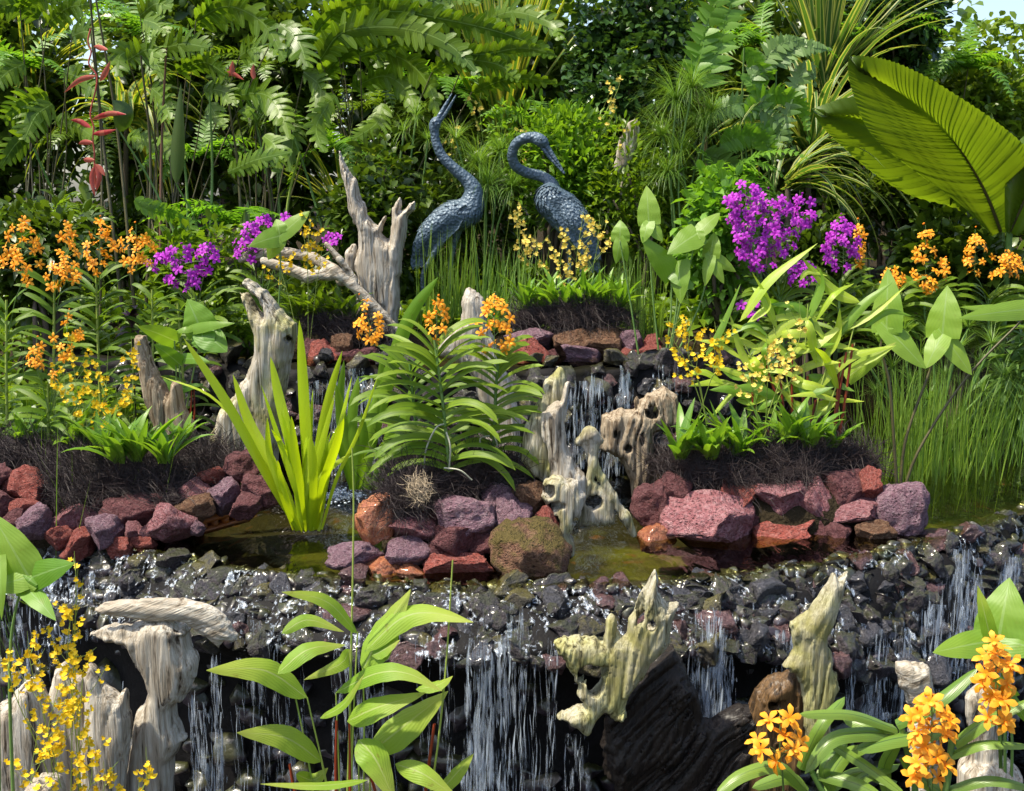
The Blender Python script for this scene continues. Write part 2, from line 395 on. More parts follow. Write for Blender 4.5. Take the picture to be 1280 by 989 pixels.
def petal(name, base, mid, tip, tr=.35):
    s = NT(name); xyz = s.n('SeparateXYZ', {0: s.n('UVMap').outputs[0]}); r = s.rnd(); nz = s.noise(s.coords(), 5, 3)
    c = s.ramp(s.math('ADD', xyz.outputs[1], s.math('MULTIPLY_ADD', r, .5, -.25)), [(0, base), (.35, mid), (.9, tip)]); c = s.mix(s.math('MULTIPLY', nz.outputs[0], .45), c, base)
    p = s.n('BsdfPrincipled', {'Base Color': c, 'Roughness': .55, 'Specular IOR Level': .25}); t = s.n('BsdfTranslucent', {0: c}); mx = s.n('MixShader', {0: tr}); s.set(mx.inputs[1], p); s.set(mx.inputs[2], t); return s.out(mx.outputs[0])
G['orange'] = petal('petal_orange', (.78, .24, .008), (.88, .36, .014), (.95, .50, .05)); G['purple'] = petal('petal_purple', (.26, .005, .28), (.42, .02, .48), (.58, .08, .64)); G['yellow'] = petal('petal_yellow', (.7, .40, .006), (.84, .56, .008), (.9, .68, .03)); G['pale_yellow'] = petal('petal_pale', (.72, .48, .05), (.8, .6, .1), (.86, .72, .2))
def sheetmat(lo, hi, name, sc=(70, 70, 5)):
    s = NT(name); nz = s.noise(s.coords(sc), 1.0, 5, .65, .4); n2 = s.noise(s.coords((14, 14, 9)), 1.0, 3)
    f = s.ramp(s.math('MULTIPLY_ADD', n2.outputs[0], .5, nz.outputs[0]), [(lo, (0, 0, 0)), (hi, (1, 1, 1))]); b = s.bump(nz.outputs[0], 1.0, .02)
    gl = s.n('BsdfGlossy', {0: (.95, .98, 1), 'Roughness': .15, 'Normal': b}); df = s.n('BsdfDiffuse', {0: (.74, .83, .94), 'Normal': b}); a = s.n('MixShader', {0: .5}); s.set(a.inputs[1], df); s.set(a.inputs[2], gl)
    tr = s.n('BsdfTransparent'); mx = s.n('MixShader', {0: f}); s.set(mx.inputs[1], tr); s.set(mx.inputs[2], a); return s.out(mx.outputs[0])
G['sheet'] = sheetmat(.78, .95, 'water_sheet'); G['film'] = sheetmat(.81, 1.02, 'water_film', (60, 60, 12))
G['heliconia'] = plain('bract_red', (.42, .03, .03), (.5, .12, .07), .4, 20, .25, .1)
G['trunk'] = plain('bark', (.05, .035, .022), (.1, .075, .05), .8, 14, 0, .7)
G['fibre'] = plain('fibre', (.007, .004, .005), (.028, .018, .017), .6, 30, 0, .0, .3)
G['fibre_tan'] = plain('fibre_tan', (.2, .15, .09), (.38, .3, .2), .7, 30, 0, .0, .3)
G['root'] = plain('aerial_root', (.3, .3, .2), (.45, .45, .34), .6)
G['bronze_d'] = plain('bronze_dark', (.03, .05, .075), (.06, .09, .12), .35)
def soil():
    s = NT('soil'); n1 = s.noise(s.coords(), 6, 6); n2 = s.noise(s.coords(), 60, 3)
    c = s.mix(n1.outputs[0], (.012, .010, .006), (.045, .034, .018)); c = s.mix(s.math('MULTIPLY', n2.outputs[0], .5), c, (.02, .014, .008))
    return s.out(s.n('BsdfPrincipled', {'Base Color': c, 'Roughness': .9, 'Specular IOR Level': .08, 'Normal': s.bump(n2.outputs[0], .8, .02)}).outputs[0])
G['soil'] = soil()
def lava(name, c1, c2, c3, rough=.85, wet=False, moss=None):
    s = NT(name); v = s.coords(); ri = s.n('ObjectInfo').outputs['Random']
    vec = s.n('VectorMath', {0: v, 1: s.n('CombineXYZ', {0: s.math('MULTIPLY', ri, 37.0), 1: s.math('MULTIPLY', ri, 11.0)})}).outputs[0]
    n1 = s.noise(vec, 2.2, 5, .6); n2 = s.noise(vec, 7, 5, .7)
    vo = s.n('TexVoronoi', {'Vector': vec, 'Scale': 9.0, 'Randomness': 1.0}); vo2 = s.n('TexVoronoi', {'Vector': vec, 'Scale': 20.0})
    c = s.mix(s.ramp(n1.outputs[0], [(.35, (0, 0, 0)), (.65, (1, 1, 1))]), c1, c2)
    c = s.mix(s.ramp(n2.outputs[0], [(.45, (0, 0, 0)), (.72, (.9, .9, .9))]), c, c3)
    pore = s.ramp(vo.outputs[0], [(.12, (1, 1, 1)), (.34, (0, 0, 0))]); pm = s.math('MULTIPLY', pore, s.ramp(n2.outputs[0], [(.40, (1, 1, 1)), (.58, (.1, .1, .1))]))
    pore2 = s.ramp(vo2.outputs[0], [(.15, (1, 1, 1)), (.35, (0, 0, 0))])
    c = s.mix(s.math('MULTIPLY', pm, .8), c, (c1[0]*.25, c1[1]*.22, c1[2]*.22)); c = s.mix(s.math('MULTIPLY', pore2, .4), c, (c1[0]*.35, c1[1]*.3, c1[2]*.3))
    if moss:
        up = s.n('SeparateXYZ', {0: s.n('NewGeometry').outputs['Normal']}).outputs[2]
        mm = s.ramp(s.math('ADD', n1.outputs[0], s.math('MULTIPLY', up, .18)), [(.5, (0, 0, 0)), (.66, (1, 1, 1))]); c = s.mix(s.math('MULTIPLY', mm, .85), c, moss)
    hh = s.math('SUBTRACT', s.math('MULTIPLY_ADD', n2.outputs[0], .8, n1.outputs[0]), s.math('ADD', s.math('MULTIPLY', pm, .55), s.math('MULTIPLY', pore2, .3)))
    p = s.n('BsdfPrincipled', {'Base Color': c, 'Roughness': rough, 'Normal': s.bump(hh, .9, .05 if not wet else .012), 'Specular IOR Level': .5 if wet else .3})
    if wet: s.set(p.inputs['Coat Weight'], .35); s.set(p.inputs['Coat Roughness'], .12)
    return s.out(p.outputs[0])
G['r_pink'] = lava('lava_pink', (.23, .075, .085), (.32, .13, .14), (.44, .26, .27))
G['r_red'] = lava('lava_red', (.24, .048, .036), (.32, .08, .06), (.42, .18, .15))
G['r_purple'] = lava('lava_purple', (.17, .085, .115), (.25, .14, .175), (.38, .27, .3))
G['r_dark'] = lava('lava_dark', (.10, .03, .034), (.16, .055, .058), (.25, .12, .12))
G['r_brown'] = lava('lava_brown', (.12, .055, .03), (.19, .095, .05), (.28, .18, .11))
G['r_orange'] = lava('lava_orange', (.22, .055, .022), (.32, .09, .03), (.42, .2, .09), .5, True)
G['r_moss'] = lava('lava_moss', (.13, .06, .04), (.2, .10, .055), (.3, .18, .11), moss=(.085, .072, .012))
G['r_wet'] = lava('stone_wet', (.010, .008, .011), (.028, .019, .024), (.085, .062, .075), .42, True, moss=(.028, .032, .006))
G['r_wetgrey'] = lava('stone_wet_grey', (.010, .010, .013), (.026, .025, .031), (.08, .076, .09), .45, True)
G['r_wetred'] = lava('stone_wet_red', (.04, .014, .015), (.075, .03, .03), (.16, .085, .085), .35, True)
G['r_wetmoss'] = lava('stone_wet_moss', (.018, .016, .012), (.04, .033, .02), (.1, .08, .05), .45, True, moss=(.075, .065, .008))
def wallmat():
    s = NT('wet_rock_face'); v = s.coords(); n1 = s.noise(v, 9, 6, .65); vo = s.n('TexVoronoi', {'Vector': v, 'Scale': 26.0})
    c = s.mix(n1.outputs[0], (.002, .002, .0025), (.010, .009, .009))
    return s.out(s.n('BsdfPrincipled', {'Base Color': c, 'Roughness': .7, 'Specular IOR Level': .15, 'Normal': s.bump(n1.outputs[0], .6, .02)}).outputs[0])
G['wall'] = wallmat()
def woodmat(name, pale, mid, dark, green=None, rot=0.0, rough=.75, gs=1.0, wet=False, gamt=.5):
    s = NT(name); v = s.coords((1, 1, 1), (0, -rot, 0)); v2 = s.n('Mapping', {0: v, 3: (48, 48, 3.5)}).outputs[0]
    g = s.noise(v2, 1.0*gs, 6, .62, .9); g2 = s.noise(s.n('Mapping', {0: v, 3: (170, 170, 6)}).outputs[0], 1.0*gs, 4, .6, .4); b = s.noise(v, 5, 4)
    c = s.ramp(g.outputs[0], [(.36, dark), (.435, mid), (.53, pale), (.70, tuple(min(1, x*1.25) for x in pale))])
    c = s.mix(s.math('MULTIPLY', s.ramp(g2.outputs[0], [(.38, (1, 1, 1)), (.50, (0, 0, 0))]), .8), c, mid)
    c = s.mix(s.ramp(b.outputs[0], [(.48, (0, 0, 0)), (.66, (.8, .8, .8))]), c, mid)
    if green: c = s.mix(s.ramp(s.noise(v, 6, 5, .6, .5).outputs[0], [(.52 - gamt*.2, (0, 0, 0)), (.62, (1, 1, 1))]), c, (.82, .84, .44), 'MULTIPLY')
    hh = s.math('ADD', s.math('MULTIPLY', g.outputs[0], .7), s.math('MULTIPLY', g2.outputs[0], .5))
    p = s.n('BsdfPrincipled', {'Base Color': c, 'Roughness': rough, 'Normal': s.bump(hh, 1.0, .010), 'Specular IOR Level': .2})
    if wet: s.set(p.inputs['Coat Weight'], .12); s.set(p.inputs['Coat Roughness'], .3)
    return s.out(p.outputs[0])
PALE, MID, DARK = (.45, .415, .35), (.29, .245, .185), (.04, .028, .018)
G['wood'] = woodmat('driftwood', PALE, MID, DARK)
G['wood_g'] = woodmat('driftwood_algae', (.42, .395, .32), (.25, .225, .15), (.03, .026, .014), (.2, .21, .05), gamt=.6)
G['wood_gl'] = woodmat('driftwood_algae_light', (.42, .39, .33), (.26, .225, .165), (.03, .025, .014), (.22, .23, .07), gamt=.5)
G['wood_br'] = woodmat('driftwood_brown', (.34, .28, .20), (.2, .145, .09), (.04, .026, .016), gs=1.3)
G['wood_h'] = woodmat('driftwood_lying', PALE, MID, DARK, rot=1.15)
G['wood_dark'] = woodmat('wood_wet_shaded', (.016, .012, .009), (.010, .007, .006), (.003, .003, .002), rough=.5, wet=True)  # wet wood; the near-black base also carries the deep shade around it
G['wood_darkbr'] = woodmat('wood_wet_brown', (.13, .075, .032), (.07, .042, .02), (.015, .011, .008), rough=.3, wet=True)
def bronze():
    s = NT('bronze_patina'); v = s.coords(); n1 = s.noise(v, 14, 4); vo = s.n('TexVoronoi', {'Vector': v, 'Scale': 60.0})
    c = s.mix(n1.outputs[0], (.032, .06, .088), (.11, .155, .20)); c = s.mix(s.ramp(n1.outputs[0], [(.5, (0, 0, 0)), (.7, (.5, .5, .5))]), c, (.03, .05, .075))
    return s.out(s.n('BsdfPrincipled', {'Base Color': c, 'Roughness': .5, 'Metallic': .25, 'Normal': s.bump(s.math('ADD', vo.outputs[0], n1.outputs[0]), .6, .010)}).outputs[0])
G['bronze'] = bronze()
def watermat(name, tint, sc, st, rough=.03):
    s = NT(name); v = s.coords((1, .45, 1)); n1 = s.noise(v, sc, 3, .5, .6)
    b = s.bump(n1.outputs[0], st, .03); gl = s.n('BsdfGlossy', {0: (1, 1, 1), 'Roughness': rough, 'Normal': b}); tr = s.n('BsdfTransparent', {0: tint})
    mx = s.n('MixShader', {0: s.n('Fresnel', {0: 1.33, 1: b}).outputs[0]}); s.set(mx.inputs[1], tr); s.set(mx.inputs[2], gl); return s.out(mx.outputs[0])
G['water'] = watermat('pool_water', (.66, .66, .40), 9, .5)
G['water_low'] = watermat('lower_pool_water', (.3, .32, .34), 8, .6)
def fallmat():
    s = NT('falling_water'); gl = s.n('BsdfGlossy', {0: (.9, .95, 1), 'Roughness': .12}); df = s.n('BsdfDiffuse', {0: (.66, .76, .88)}); tr = s.n('BsdfTransparent')
    a = s.n('MixShader', {0: .45}); s.set(a.inputs[1], df); s.set(a.inputs[2], gl)
    nz = s.noise(s.coords((1, 1, .15)), 60, 2)
    b = s.n('MixShader', {0: s.ramp(nz.outputs[0], [(.35, (.2, .2, .2)), (.65, (.9, .9, .9))])}); s.set(b.inputs[1], a.outputs[0]); s.set(b.inputs[2], tr.outputs[0]); return s.out(b.outputs[0])
G['fall'] = fallmat()
def bedmat():
    s = NT('pool_bed'); v = s.coords(); n1 = s.noise(v, 2.6, 4); n2 = s.noise(v, 20, 4)
    c = s.mix(n2.outputs[0], (.010, .008, .004), (.03, .024, .010)); c = s.mix(s.ramp(n1.outputs[0], [(.5, (0, 0, 0)), (.68, (1, 1, 1))]), c, (.13, .135, .010))
    c = s.mix(s.ramp(s.noise(v, 5.3, 3).outputs[0], [(.62, (0, 0, 0)), (.7, (1, 1, 1))]), c, (.16, .06, .012))
    return s.out(s.n('BsdfPrincipled', {'Base Color': c, 'Roughness': .8, 'Normal': s.bump(n2.outputs[0], .6, .03)}).outputs[0])
G['bed'] = bedmat()
# ------------------------------------------------------------------ the setting: ground, pools, stone walls
sst = lambda a, b, x: (lambda t: t*t*(3 - 2*t))(np.clip((x - a)/(b - a), 0, 1))
def E1(x): x = np.abs(x); return 3.47 + .21*np.minimum(x, 2.2)**2 + .9*np.maximum(x - 2.2, 0)
def E2(x): return 5.02 + .10*np.minimum(np.abs(x), 3)**2 + .75*sst(.95, 1.5, x)
def gz(x, y):
    a = sst(-.06, .06, y - E1(x) - .25); b = sst(-.05, .05, y - E2(x) - .12)
    z = -.62 - .45*sst(2.92, 3.0, y)*(1 - a)
    z = z*(1 - a) + a*(-.30)
    up = .44 + .10*sst(.45, .6, y - E2(x)) + .09*np.clip(y - E2(x) - .6, 0, 6)
    lb = sst(-1.35, -1.75, x)*a                                  # the left bank rises out of the pool
    z = np.maximum(z, (.16 + .10*(y - 4.3))*lb + z*(1 - lb))
    return z*(1 - b) + b*up
def gp(px, py, Y):                                            # foot of a plant: straight below a pixel's place
    p = at(px, py, Y); p[2] = gz(p[0], p[1]); return p
def ground():
    xs = np.concatenate([[-120, -60, -30, -15, -9], np.arange(-6, 6.01, .08), [9, 15, 30, 60, 120]])
    ys = np.concatenate([[-6, -3, 0, 1.5], np.arange(2.4, 8, .07), np.arange(8, 14, .5), [16, 20, 30, 50, 90, 160]])
    X, Y = np.meshgrid(xs, ys, indexing='ij'); Z = gz(X, Y) + .02*fbm(np.stack([X*3, Y*3, X*0], -1)); nx, ny = X.shape
    i = np.arange(nx - 1)[:, None]*ny + np.arange(ny - 1)[None]; Fc = np.stack([i, i + ny, i + ny + 1, i + 1], -1).reshape(-1, 4)
    o = mk('ground', np.stack([X, Y, Z], -1).reshape(-1, 3), Fc, G['soil']); o['kind'] = 'structure'; o['label'] = 'dark moist planting soil under the garden'
ground()
def strip(name, fa, fb, z, mat, x0=-4, x1=4, n=90, m=14, amp=0.0):
    x = np.linspace(x0, x1, n); t = np.linspace(0, 1, m)
    X = np.repeat(x[:, None], m, 1); Y = fa(x)[:, None]*(1 - t) + fb(x)[:, None]*t; Z = (z if np.ndim(z) else np.full(m, z))[None]*np.ones((n, 1))
    if amp: Z = Z + amp*fbm(np.stack([X*6, Y*6, X*0], -1))
    i = np.arange(n - 1)[:, None]*m + np.arange(m - 1)[None]; Fc = np.stack([i, i + m, i + m + 1, i + 1], -1).reshape(-1, 4)
    o = mk(name, np.stack([X, Y, Z], -1).reshape(-1, 3), Fc, mat); o['kind'] = 'structure'; return o
strip('pool_bed', lambda x: E1(x) - .02, lambda x: E2(x) + .1, np.concatenate([[-.035, -.05, -.09, -.14], np.full(12, -.2)]), G['bed'], m=16, amp=.02)
strip('pool_water', lambda x: E1(x) - .03, lambda x: E2(x) + .1, 0.0, G['water'])
strip('upper_pool_water', lambda x: E2(x) - .02, lambda x: E2(x) + .75, .5, G['water'], -2.2, 2.4)
strip('lower_pool_water', lambda x: 2.9 + 0*x, lambda x: E1(x) - .05, -.85, G['water_low'])

def ico(sub):
    bm = bmesh.new(); bmesh.ops.create_icosphere(bm, subdivisions=sub, radius=1); V = np.array([v.co for v in bm.verts]); Fc = np.array([[v.index for v in f.verts] for f in bm.faces]); bm.free(); return V, Fc
I2, I3, I4 = ico(2), ico(3), ico(4)
def rockmesh(seed, ic, cuts=13, rough=.15, d0=.5):
    r = np.random.default_rng(seed); P = ic[0].copy()
    for k in range(cuts):
        n = nrm(r.normal(size=3)); d = r.uniform(d0, .8); s = P@n; P -= np.clip(s - d, 0, None)[:, None]*n
    o = r.uniform(0, 50, 3)
    P = P*(1 + rough*fbm(ic[0]*1.7 + o, 2) + rough*.55*fbm(ic[0]*5 + o, 3) + rough*.22*fbm(ic[0]*15 + o, 2))[:, None]
    lo, hi = P.min(0), P.max(0); return (P - (lo + hi)/2)/((hi - lo)/2)
def rock_data(name, seed, ic, mat, **kw): return mesh(name, rockmesh(seed, ic, **kw), ic[1], mat)
ROCK = {k: [rock_data('lava_rock', 10*i + sum(map(ord, k)), I4, G[k]) for i in range(4)] for k in ('r_pink', 'r_red', 'r_purple', 'r_dark', 'r_brown', 'r_orange', 'r_moss')}
STONE = {k: [rock_data('stone', 7*i + sum(map(ord, k)), I4, G[k], rough=.14, d0=.33, cuts=15) for i in range(5)] for k in ('r_wet', 'r_wetgrey', 'r_wetred', 'r_wetmoss')}
def rotm():
    return Matrix.Rotation(U(-.35, .35), 4, 'Y') @ Matrix.Rotation(U(0, 6.28), 4, 'Z') @ Matrix.Rotation(random.choice((0, math.pi)) + U(-.3, .3), 4, 'X')
def scl(x, y, z): return Matrix.Diagonal((x, y, z, 1))

def cascade(name, label, E, prof_, x0, x1, zt, n=150):
    x = np.linspace(x0, x1, n); pr = np.array([prof_(v) for v in x]); m = pr.shape[1]       # (n, m, 2): offset from the edge, height
    t = np.linspace(0, m - 1, 34); i = np.minimum(t.astype(int), m - 2); f = (t - i)[None, :, None]; Q = pr[:, i]*(1 - f) + pr[:, i+1]*f
    X = np.repeat(x[:, None], 34, 1); Yy = E(x)[:, None] + Q[..., 0]; Z = zt + Q[..., 1]
    P = np.stack([X, Yy, Z], -1); P[..., 1] -= .035*fbm(P*7) ; P[..., 2] += .012*fbm(P*11 + 3)
    k = np.arange(n - 1)[:, None]*34 + np.arange(33)[None]; Fc = np.stack([k, k + 34, k + 35, k + 1], -1).reshape(-1, 4)
    root = thing(name, label, 'stone wall', (0, float(E(np.array([0.0]))[0]), zt - .5))
    mk('rock_face', P.reshape(-1, 3), Fc, G['wall'], root); return root
def lip(x):
    d = .15 + .30*sst(.5, 1.9, x) + .05*sst(-.6, -1.6, x)
    return [(.3, -.45), (.12, -.07), (.02, -.045), (-.05, -.05), (-.2, -d), (-.21, -d - .05), (-.06, -d - .16), (-.02, -1.1)]
front = cascade('cascade_wall', 'dark wet cascade wall of broken lava stones below the lily pool', E1, lip, -3.6, 3.6, 0.0)
def uwall(x): return [(.4, -.1), (.05, -.035), (-.03, -.04), (-.07, -.2), (-.05, -.35), (-.06, -.62), (-.05, -.8)]
upper = cascade('upper_cascade_wall', 'mossy wet stone wall under the upper pool behind the driftwood', E2, uwall, -2.3, 1.7, .5)
KW = ['r_wet']*6 + ['r_wetgrey']*3 + ['r_wetred']*2
def scatter(root, E, x0, x1, zt, slope, nrow, size, limit, mossrow=True, dens=1.0):
    items = []
    for r in range(nrow):
        t = r/(nrow - 1); x = x0 + U(0, size)
        while x < x1:
            s = size*min(2.0, math.exp(rng.normal()*.38)); oy, oz = slope(x, min(1, max(0, t + U(-.12, .12))))
            if U(0, 1) < dens:
                items.append((x, float(E(np.array([x]))[0]) + oy + U(-.015, .015), zt + oz + U(-.012, .012) + (U(0, .012) if r == 0 else 0), s*.55, 'r_wetmoss' if (r == 0 and U(0, 1) < .4) or U(0, 1) < .10 else random.choice(KW)))
            x += s*U(.72, 1.0)
    # largest on the picture first
    items.sort(key=lambda q: -q[3]/np.hypot(q[0], q[1]))
    acc = Acc()
    for k, (x, y, z, s, km) in enumerate(items):
        M = Matrix.Translation((x, y, z)) @ scl(s*U(.8, 1.35), s*U(.8, 1.2), s*U(.6, 1.1)) @ rotm() @ Matrix.Rotation(U(-.8, .8), 4, 'Y')
        if k < limit: inst('stone', random.choice(STONE[km]), M, root)
        else:
            V = rockmesh(k, I2, rough=.15, d0=.35); M = np.array(M); acc.add((V@M[:3, :3].T + M[:3, 3], I2[1], None))
    if acc.n: acc.build('small_stones', G['r_wet'], root, smooth=False)['kind'] = 'stuff'
def sl_front(x, t):
    d = .15 + .30*sst(.5, 1.9, x) + .05*sst(-.6, -1.6, x)
    return (.02 - .22*t, -.034 - .02*t - (d - .02)*max(0, t - .12)/.88)
scatter(front, E1, -2.1, 2.35, 0.0, sl_front, 11, .056, 300)
scatter(front, E1, .35, 2.5, 0.0, lambda x, t: sl_front(x, .25 + .75*t), 12, .066, 190)
scatter(front, E1, -2.1, 2.35, 0.0, lambda x, t: (-.02 - .03*t, -.30 - .28*sst(.5, 1.9, x)*(1 - t) - .55*t), 8, .075, 0, dens=.7)
scatter(upper, E2, -1.9, 1.5, .5, lambda x, t: (.02 - .085*min(1, t*4), .0 - .54*t), 9, .085, 230, dens=.8)

# ------------------------------------------------------------------ falling water
def film():
    n, m = 420, 22; x = np.linspace(-2.1, 2.4, n); V = np.zeros((n, m, 3))
    for i in range(n):
        e = float(E1(x[i:i+1])[0])
        for j in range(m):
            t = j/(m - 1)*1.04; oy, oz = sl_front(x[i], t); V[i, j] = (x[i], e + oy - .028*min(1, t*4 + .2), oz + .026 if t > .05 else oz + .03)
    V[..., 1] -= .014*fbm(V*26); V[..., 2] += .010*fbm(V*24 + 9)
    k = np.arange(n - 1)[:, None]*m + np.arange(m - 1)[None]; o = mk('water_film', V.reshape(-1, 3), np.stack([k, k + m, k + m + 1, k + 1], -1).reshape(-1, 4), G['film']); o['kind'] = 'structure'; o['label'] = 'thin film of water running over the cascade stones'
film()
def strand(acc, p, dz, w, out=0.0):
    n = max(4, int(dz/.03)); t = np.linspace(0, 1, n); ph = U(0, 6)
    C = np.stack([p[0] + .004*np.sin(t*dz*26 + ph), p[1] - out*np.sqrt(t)*.5, p[2] - t*dz], -1)
    ww = w*(.35 + .65*np.abs(np.sin(t*dz*U(25, 45) + ph)))*np.sin(np.pi*np.clip(t*.96 + .02, 0, 1))**.5
    S = np.tile([math.cos(ph), math.sin(ph)*.5, 0], (n, 1)); acc.add(ribbon(C, S, ww*.5, .5, 3))
def fall(name, label, jets, E, zt, off, zb, root=None):
    r = thing(name, label, 'waterfall', (0, float(E(np.array([0.]))[0]) + off, zb))
    r['kind'] = 'structure'
    for (px, py0, py1, wpx, n, w) in jets:
        acc = Acc()
        for k in range(n):
            q = px + rng.normal()*wpx*.4; Y = 3.3 if zt < .2 else 5.0
            for _ in range(3):
                p = at(q, py0, Y); Y = float(E(np.array([p[0]]))[0]) + off - .03
            z0 = at(q, py0 + abs(rng.normal())*14, Y)[2]; z1 = max(at(q, py1, Y)[2], zb)
            z = z0; p = at(q, py0, Y); yj = U(-.03, .03); xj = 0
            while z > z1:
                L = min(U(.025, .2)*(1.0 if U(0, 1) < .5 else .5), z - z1 + .02); strand(acc, (p[0] + xj, Y + yj, z), L, w*min(4, math.exp(rng.normal()*.6)*.75)); z -= L + U(.0, .10)*(1 + 2*(U(0, 1) < .2)); xj += U(-.004, .004)
        acc.build('stream', G['fall'], r)
        if n >= 9:
            A2 = Acc()
            for k in range(2 if n > 20 else 1):
                q = px + U(-.2, .2)*wpx; z0 = at(q, py0 - 4, Y)[2]; z1 = max(at(q, py1, Y)[2], zb); t = np.linspace(0, 1, 14); P = np.stack([at(q, py0, Y)[0] + .006*np.sin(t*7 + k + px), np.full(14, Y + .012*k - .01), z0 + (z1 - z0)*t], -1); A2.add(ribbon(P, np.tile([1., .1, 0], (14, 1)), wpx*mpp(Y)*(.75 + .35*t), .15, 9, wave=.1))
            A2.build('water_sheet', G['sheet'], r)
    return r
J = [(610, 800, 1060, 22, 26, .006), (632, 790, 1060, 10, 14, .007), (590, 800, 1060, 16, 12, .004), (650, 830, 1060, 14, 12, .004), (690, 800, 1060, 8, 9, .004), (672, 820, 1060, 14, 8, .003),
     (560, 820, 1060, 14, 9, .003), (525, 850, 1060, 16, 6, .003), (890, 765, 905, 22, 40, .006), (905, 790, 920, 14, 26, .006), (862, 800, 880, 16, 16, .004), (925, 900, 1060, 25, 10, .003), (320, 840, 1060, 16, 12, .004), (350, 860, 1060, 14, 9, .003),
     (294, 870, 1060, 6, 6, .004), (240, 860, 1060, 5, 12, .005), (268, 815, 1060, 5, 16, .006), (255, 880, 1060, 10, 12, .006), (375, 830, 1060, 14, 8, .003), (720, 920, 1060, 20, 9, .003), (650, 760, 800, 20, 10, .003), (600, 760, 800, 20, 8, .003), (520, 790, 850, 25, 8, .003),
     (1065, 810, 890, 8, 18, .005), (1100, 790, 900, 16, 24, .005), (1130, 780, 900, 14, 18, .004), (1170, 760, 900, 16, 24, .005), (1205, 690, 850, 14, 28, .006), (1225, 720, 870, 10, 18, .005), (1265, 700, 860, 16, 30, .006), (1190, 720, 800, 25, 16, .004), (1250, 850, 960, 20, 16, .004), (1085, 820, 900, 25, 12, .003), (985, 790, 860, 20, 10, .003),
     (150, 850, 960, 15, 6, .003), (100, 720, 800, 60, 18, .004), (30, 740, 850, 30, 16, .004), (10, 780, 870, 14, 12, .004), (330, 780, 830, 30, 12, .003), (440, 800, 1060, 40, 12, .003), (480, 860, 1060, 20, 8, .003), (830, 900, 1060, 40, 10, .003)]
fall('waterfall', 'thin white streams falling over the front cascade wall', J, E1, 0.0, -.19, -.86)
J2 = [(782, 462, 505, 10, 26, .010), (745, 470, 570, 16, 20, .006), (725, 480, 580, 14, 20, .006), (700, 480, 560, 14, 14, .005), (770, 500, 590, 14, 16, .006), (760, 560, 625, 12, 18, .006), (440, 465, 600, 24, 34, .006), (415, 470, 600, 12, 16, .005), (470, 470, 590, 14, 14, .006), (275, 520, 590, 10, 14, .006), (840, 460, 500, 24, 14, .004), (390, 480, 580, 14, 12, .004)]
fall('waterfall', 'short white streams falling from the upper pool', J2, E2, .5, -.14, .0)
def foam(px, py, n, rad, label):
    c = onz(px, py, .008); acc = Acc(); V0, F0 = ico(1)
    for k in range(n):
        a, r = U(0, 6.28), rad*abs(rng.normal())*.6; s = U(.002, .007); z = abs(rng.normal())*.02*max(0, 1 - r/rad)
        acc.add((V0*[s*1.3, s*1.3, s*.8] + c + [r*math.cos(a), r*math.sin(a)*.7, z], F0, None))
    o = acc.build('foam', G['fall']); tag(o, label, 'foam', kind='stuff')
foam(425, 622, 420, .10, 'white splash foam where the upper fall meets the pool')
foam(1060, 560, 120, .06, 'white glints of foam behind the right rock island')

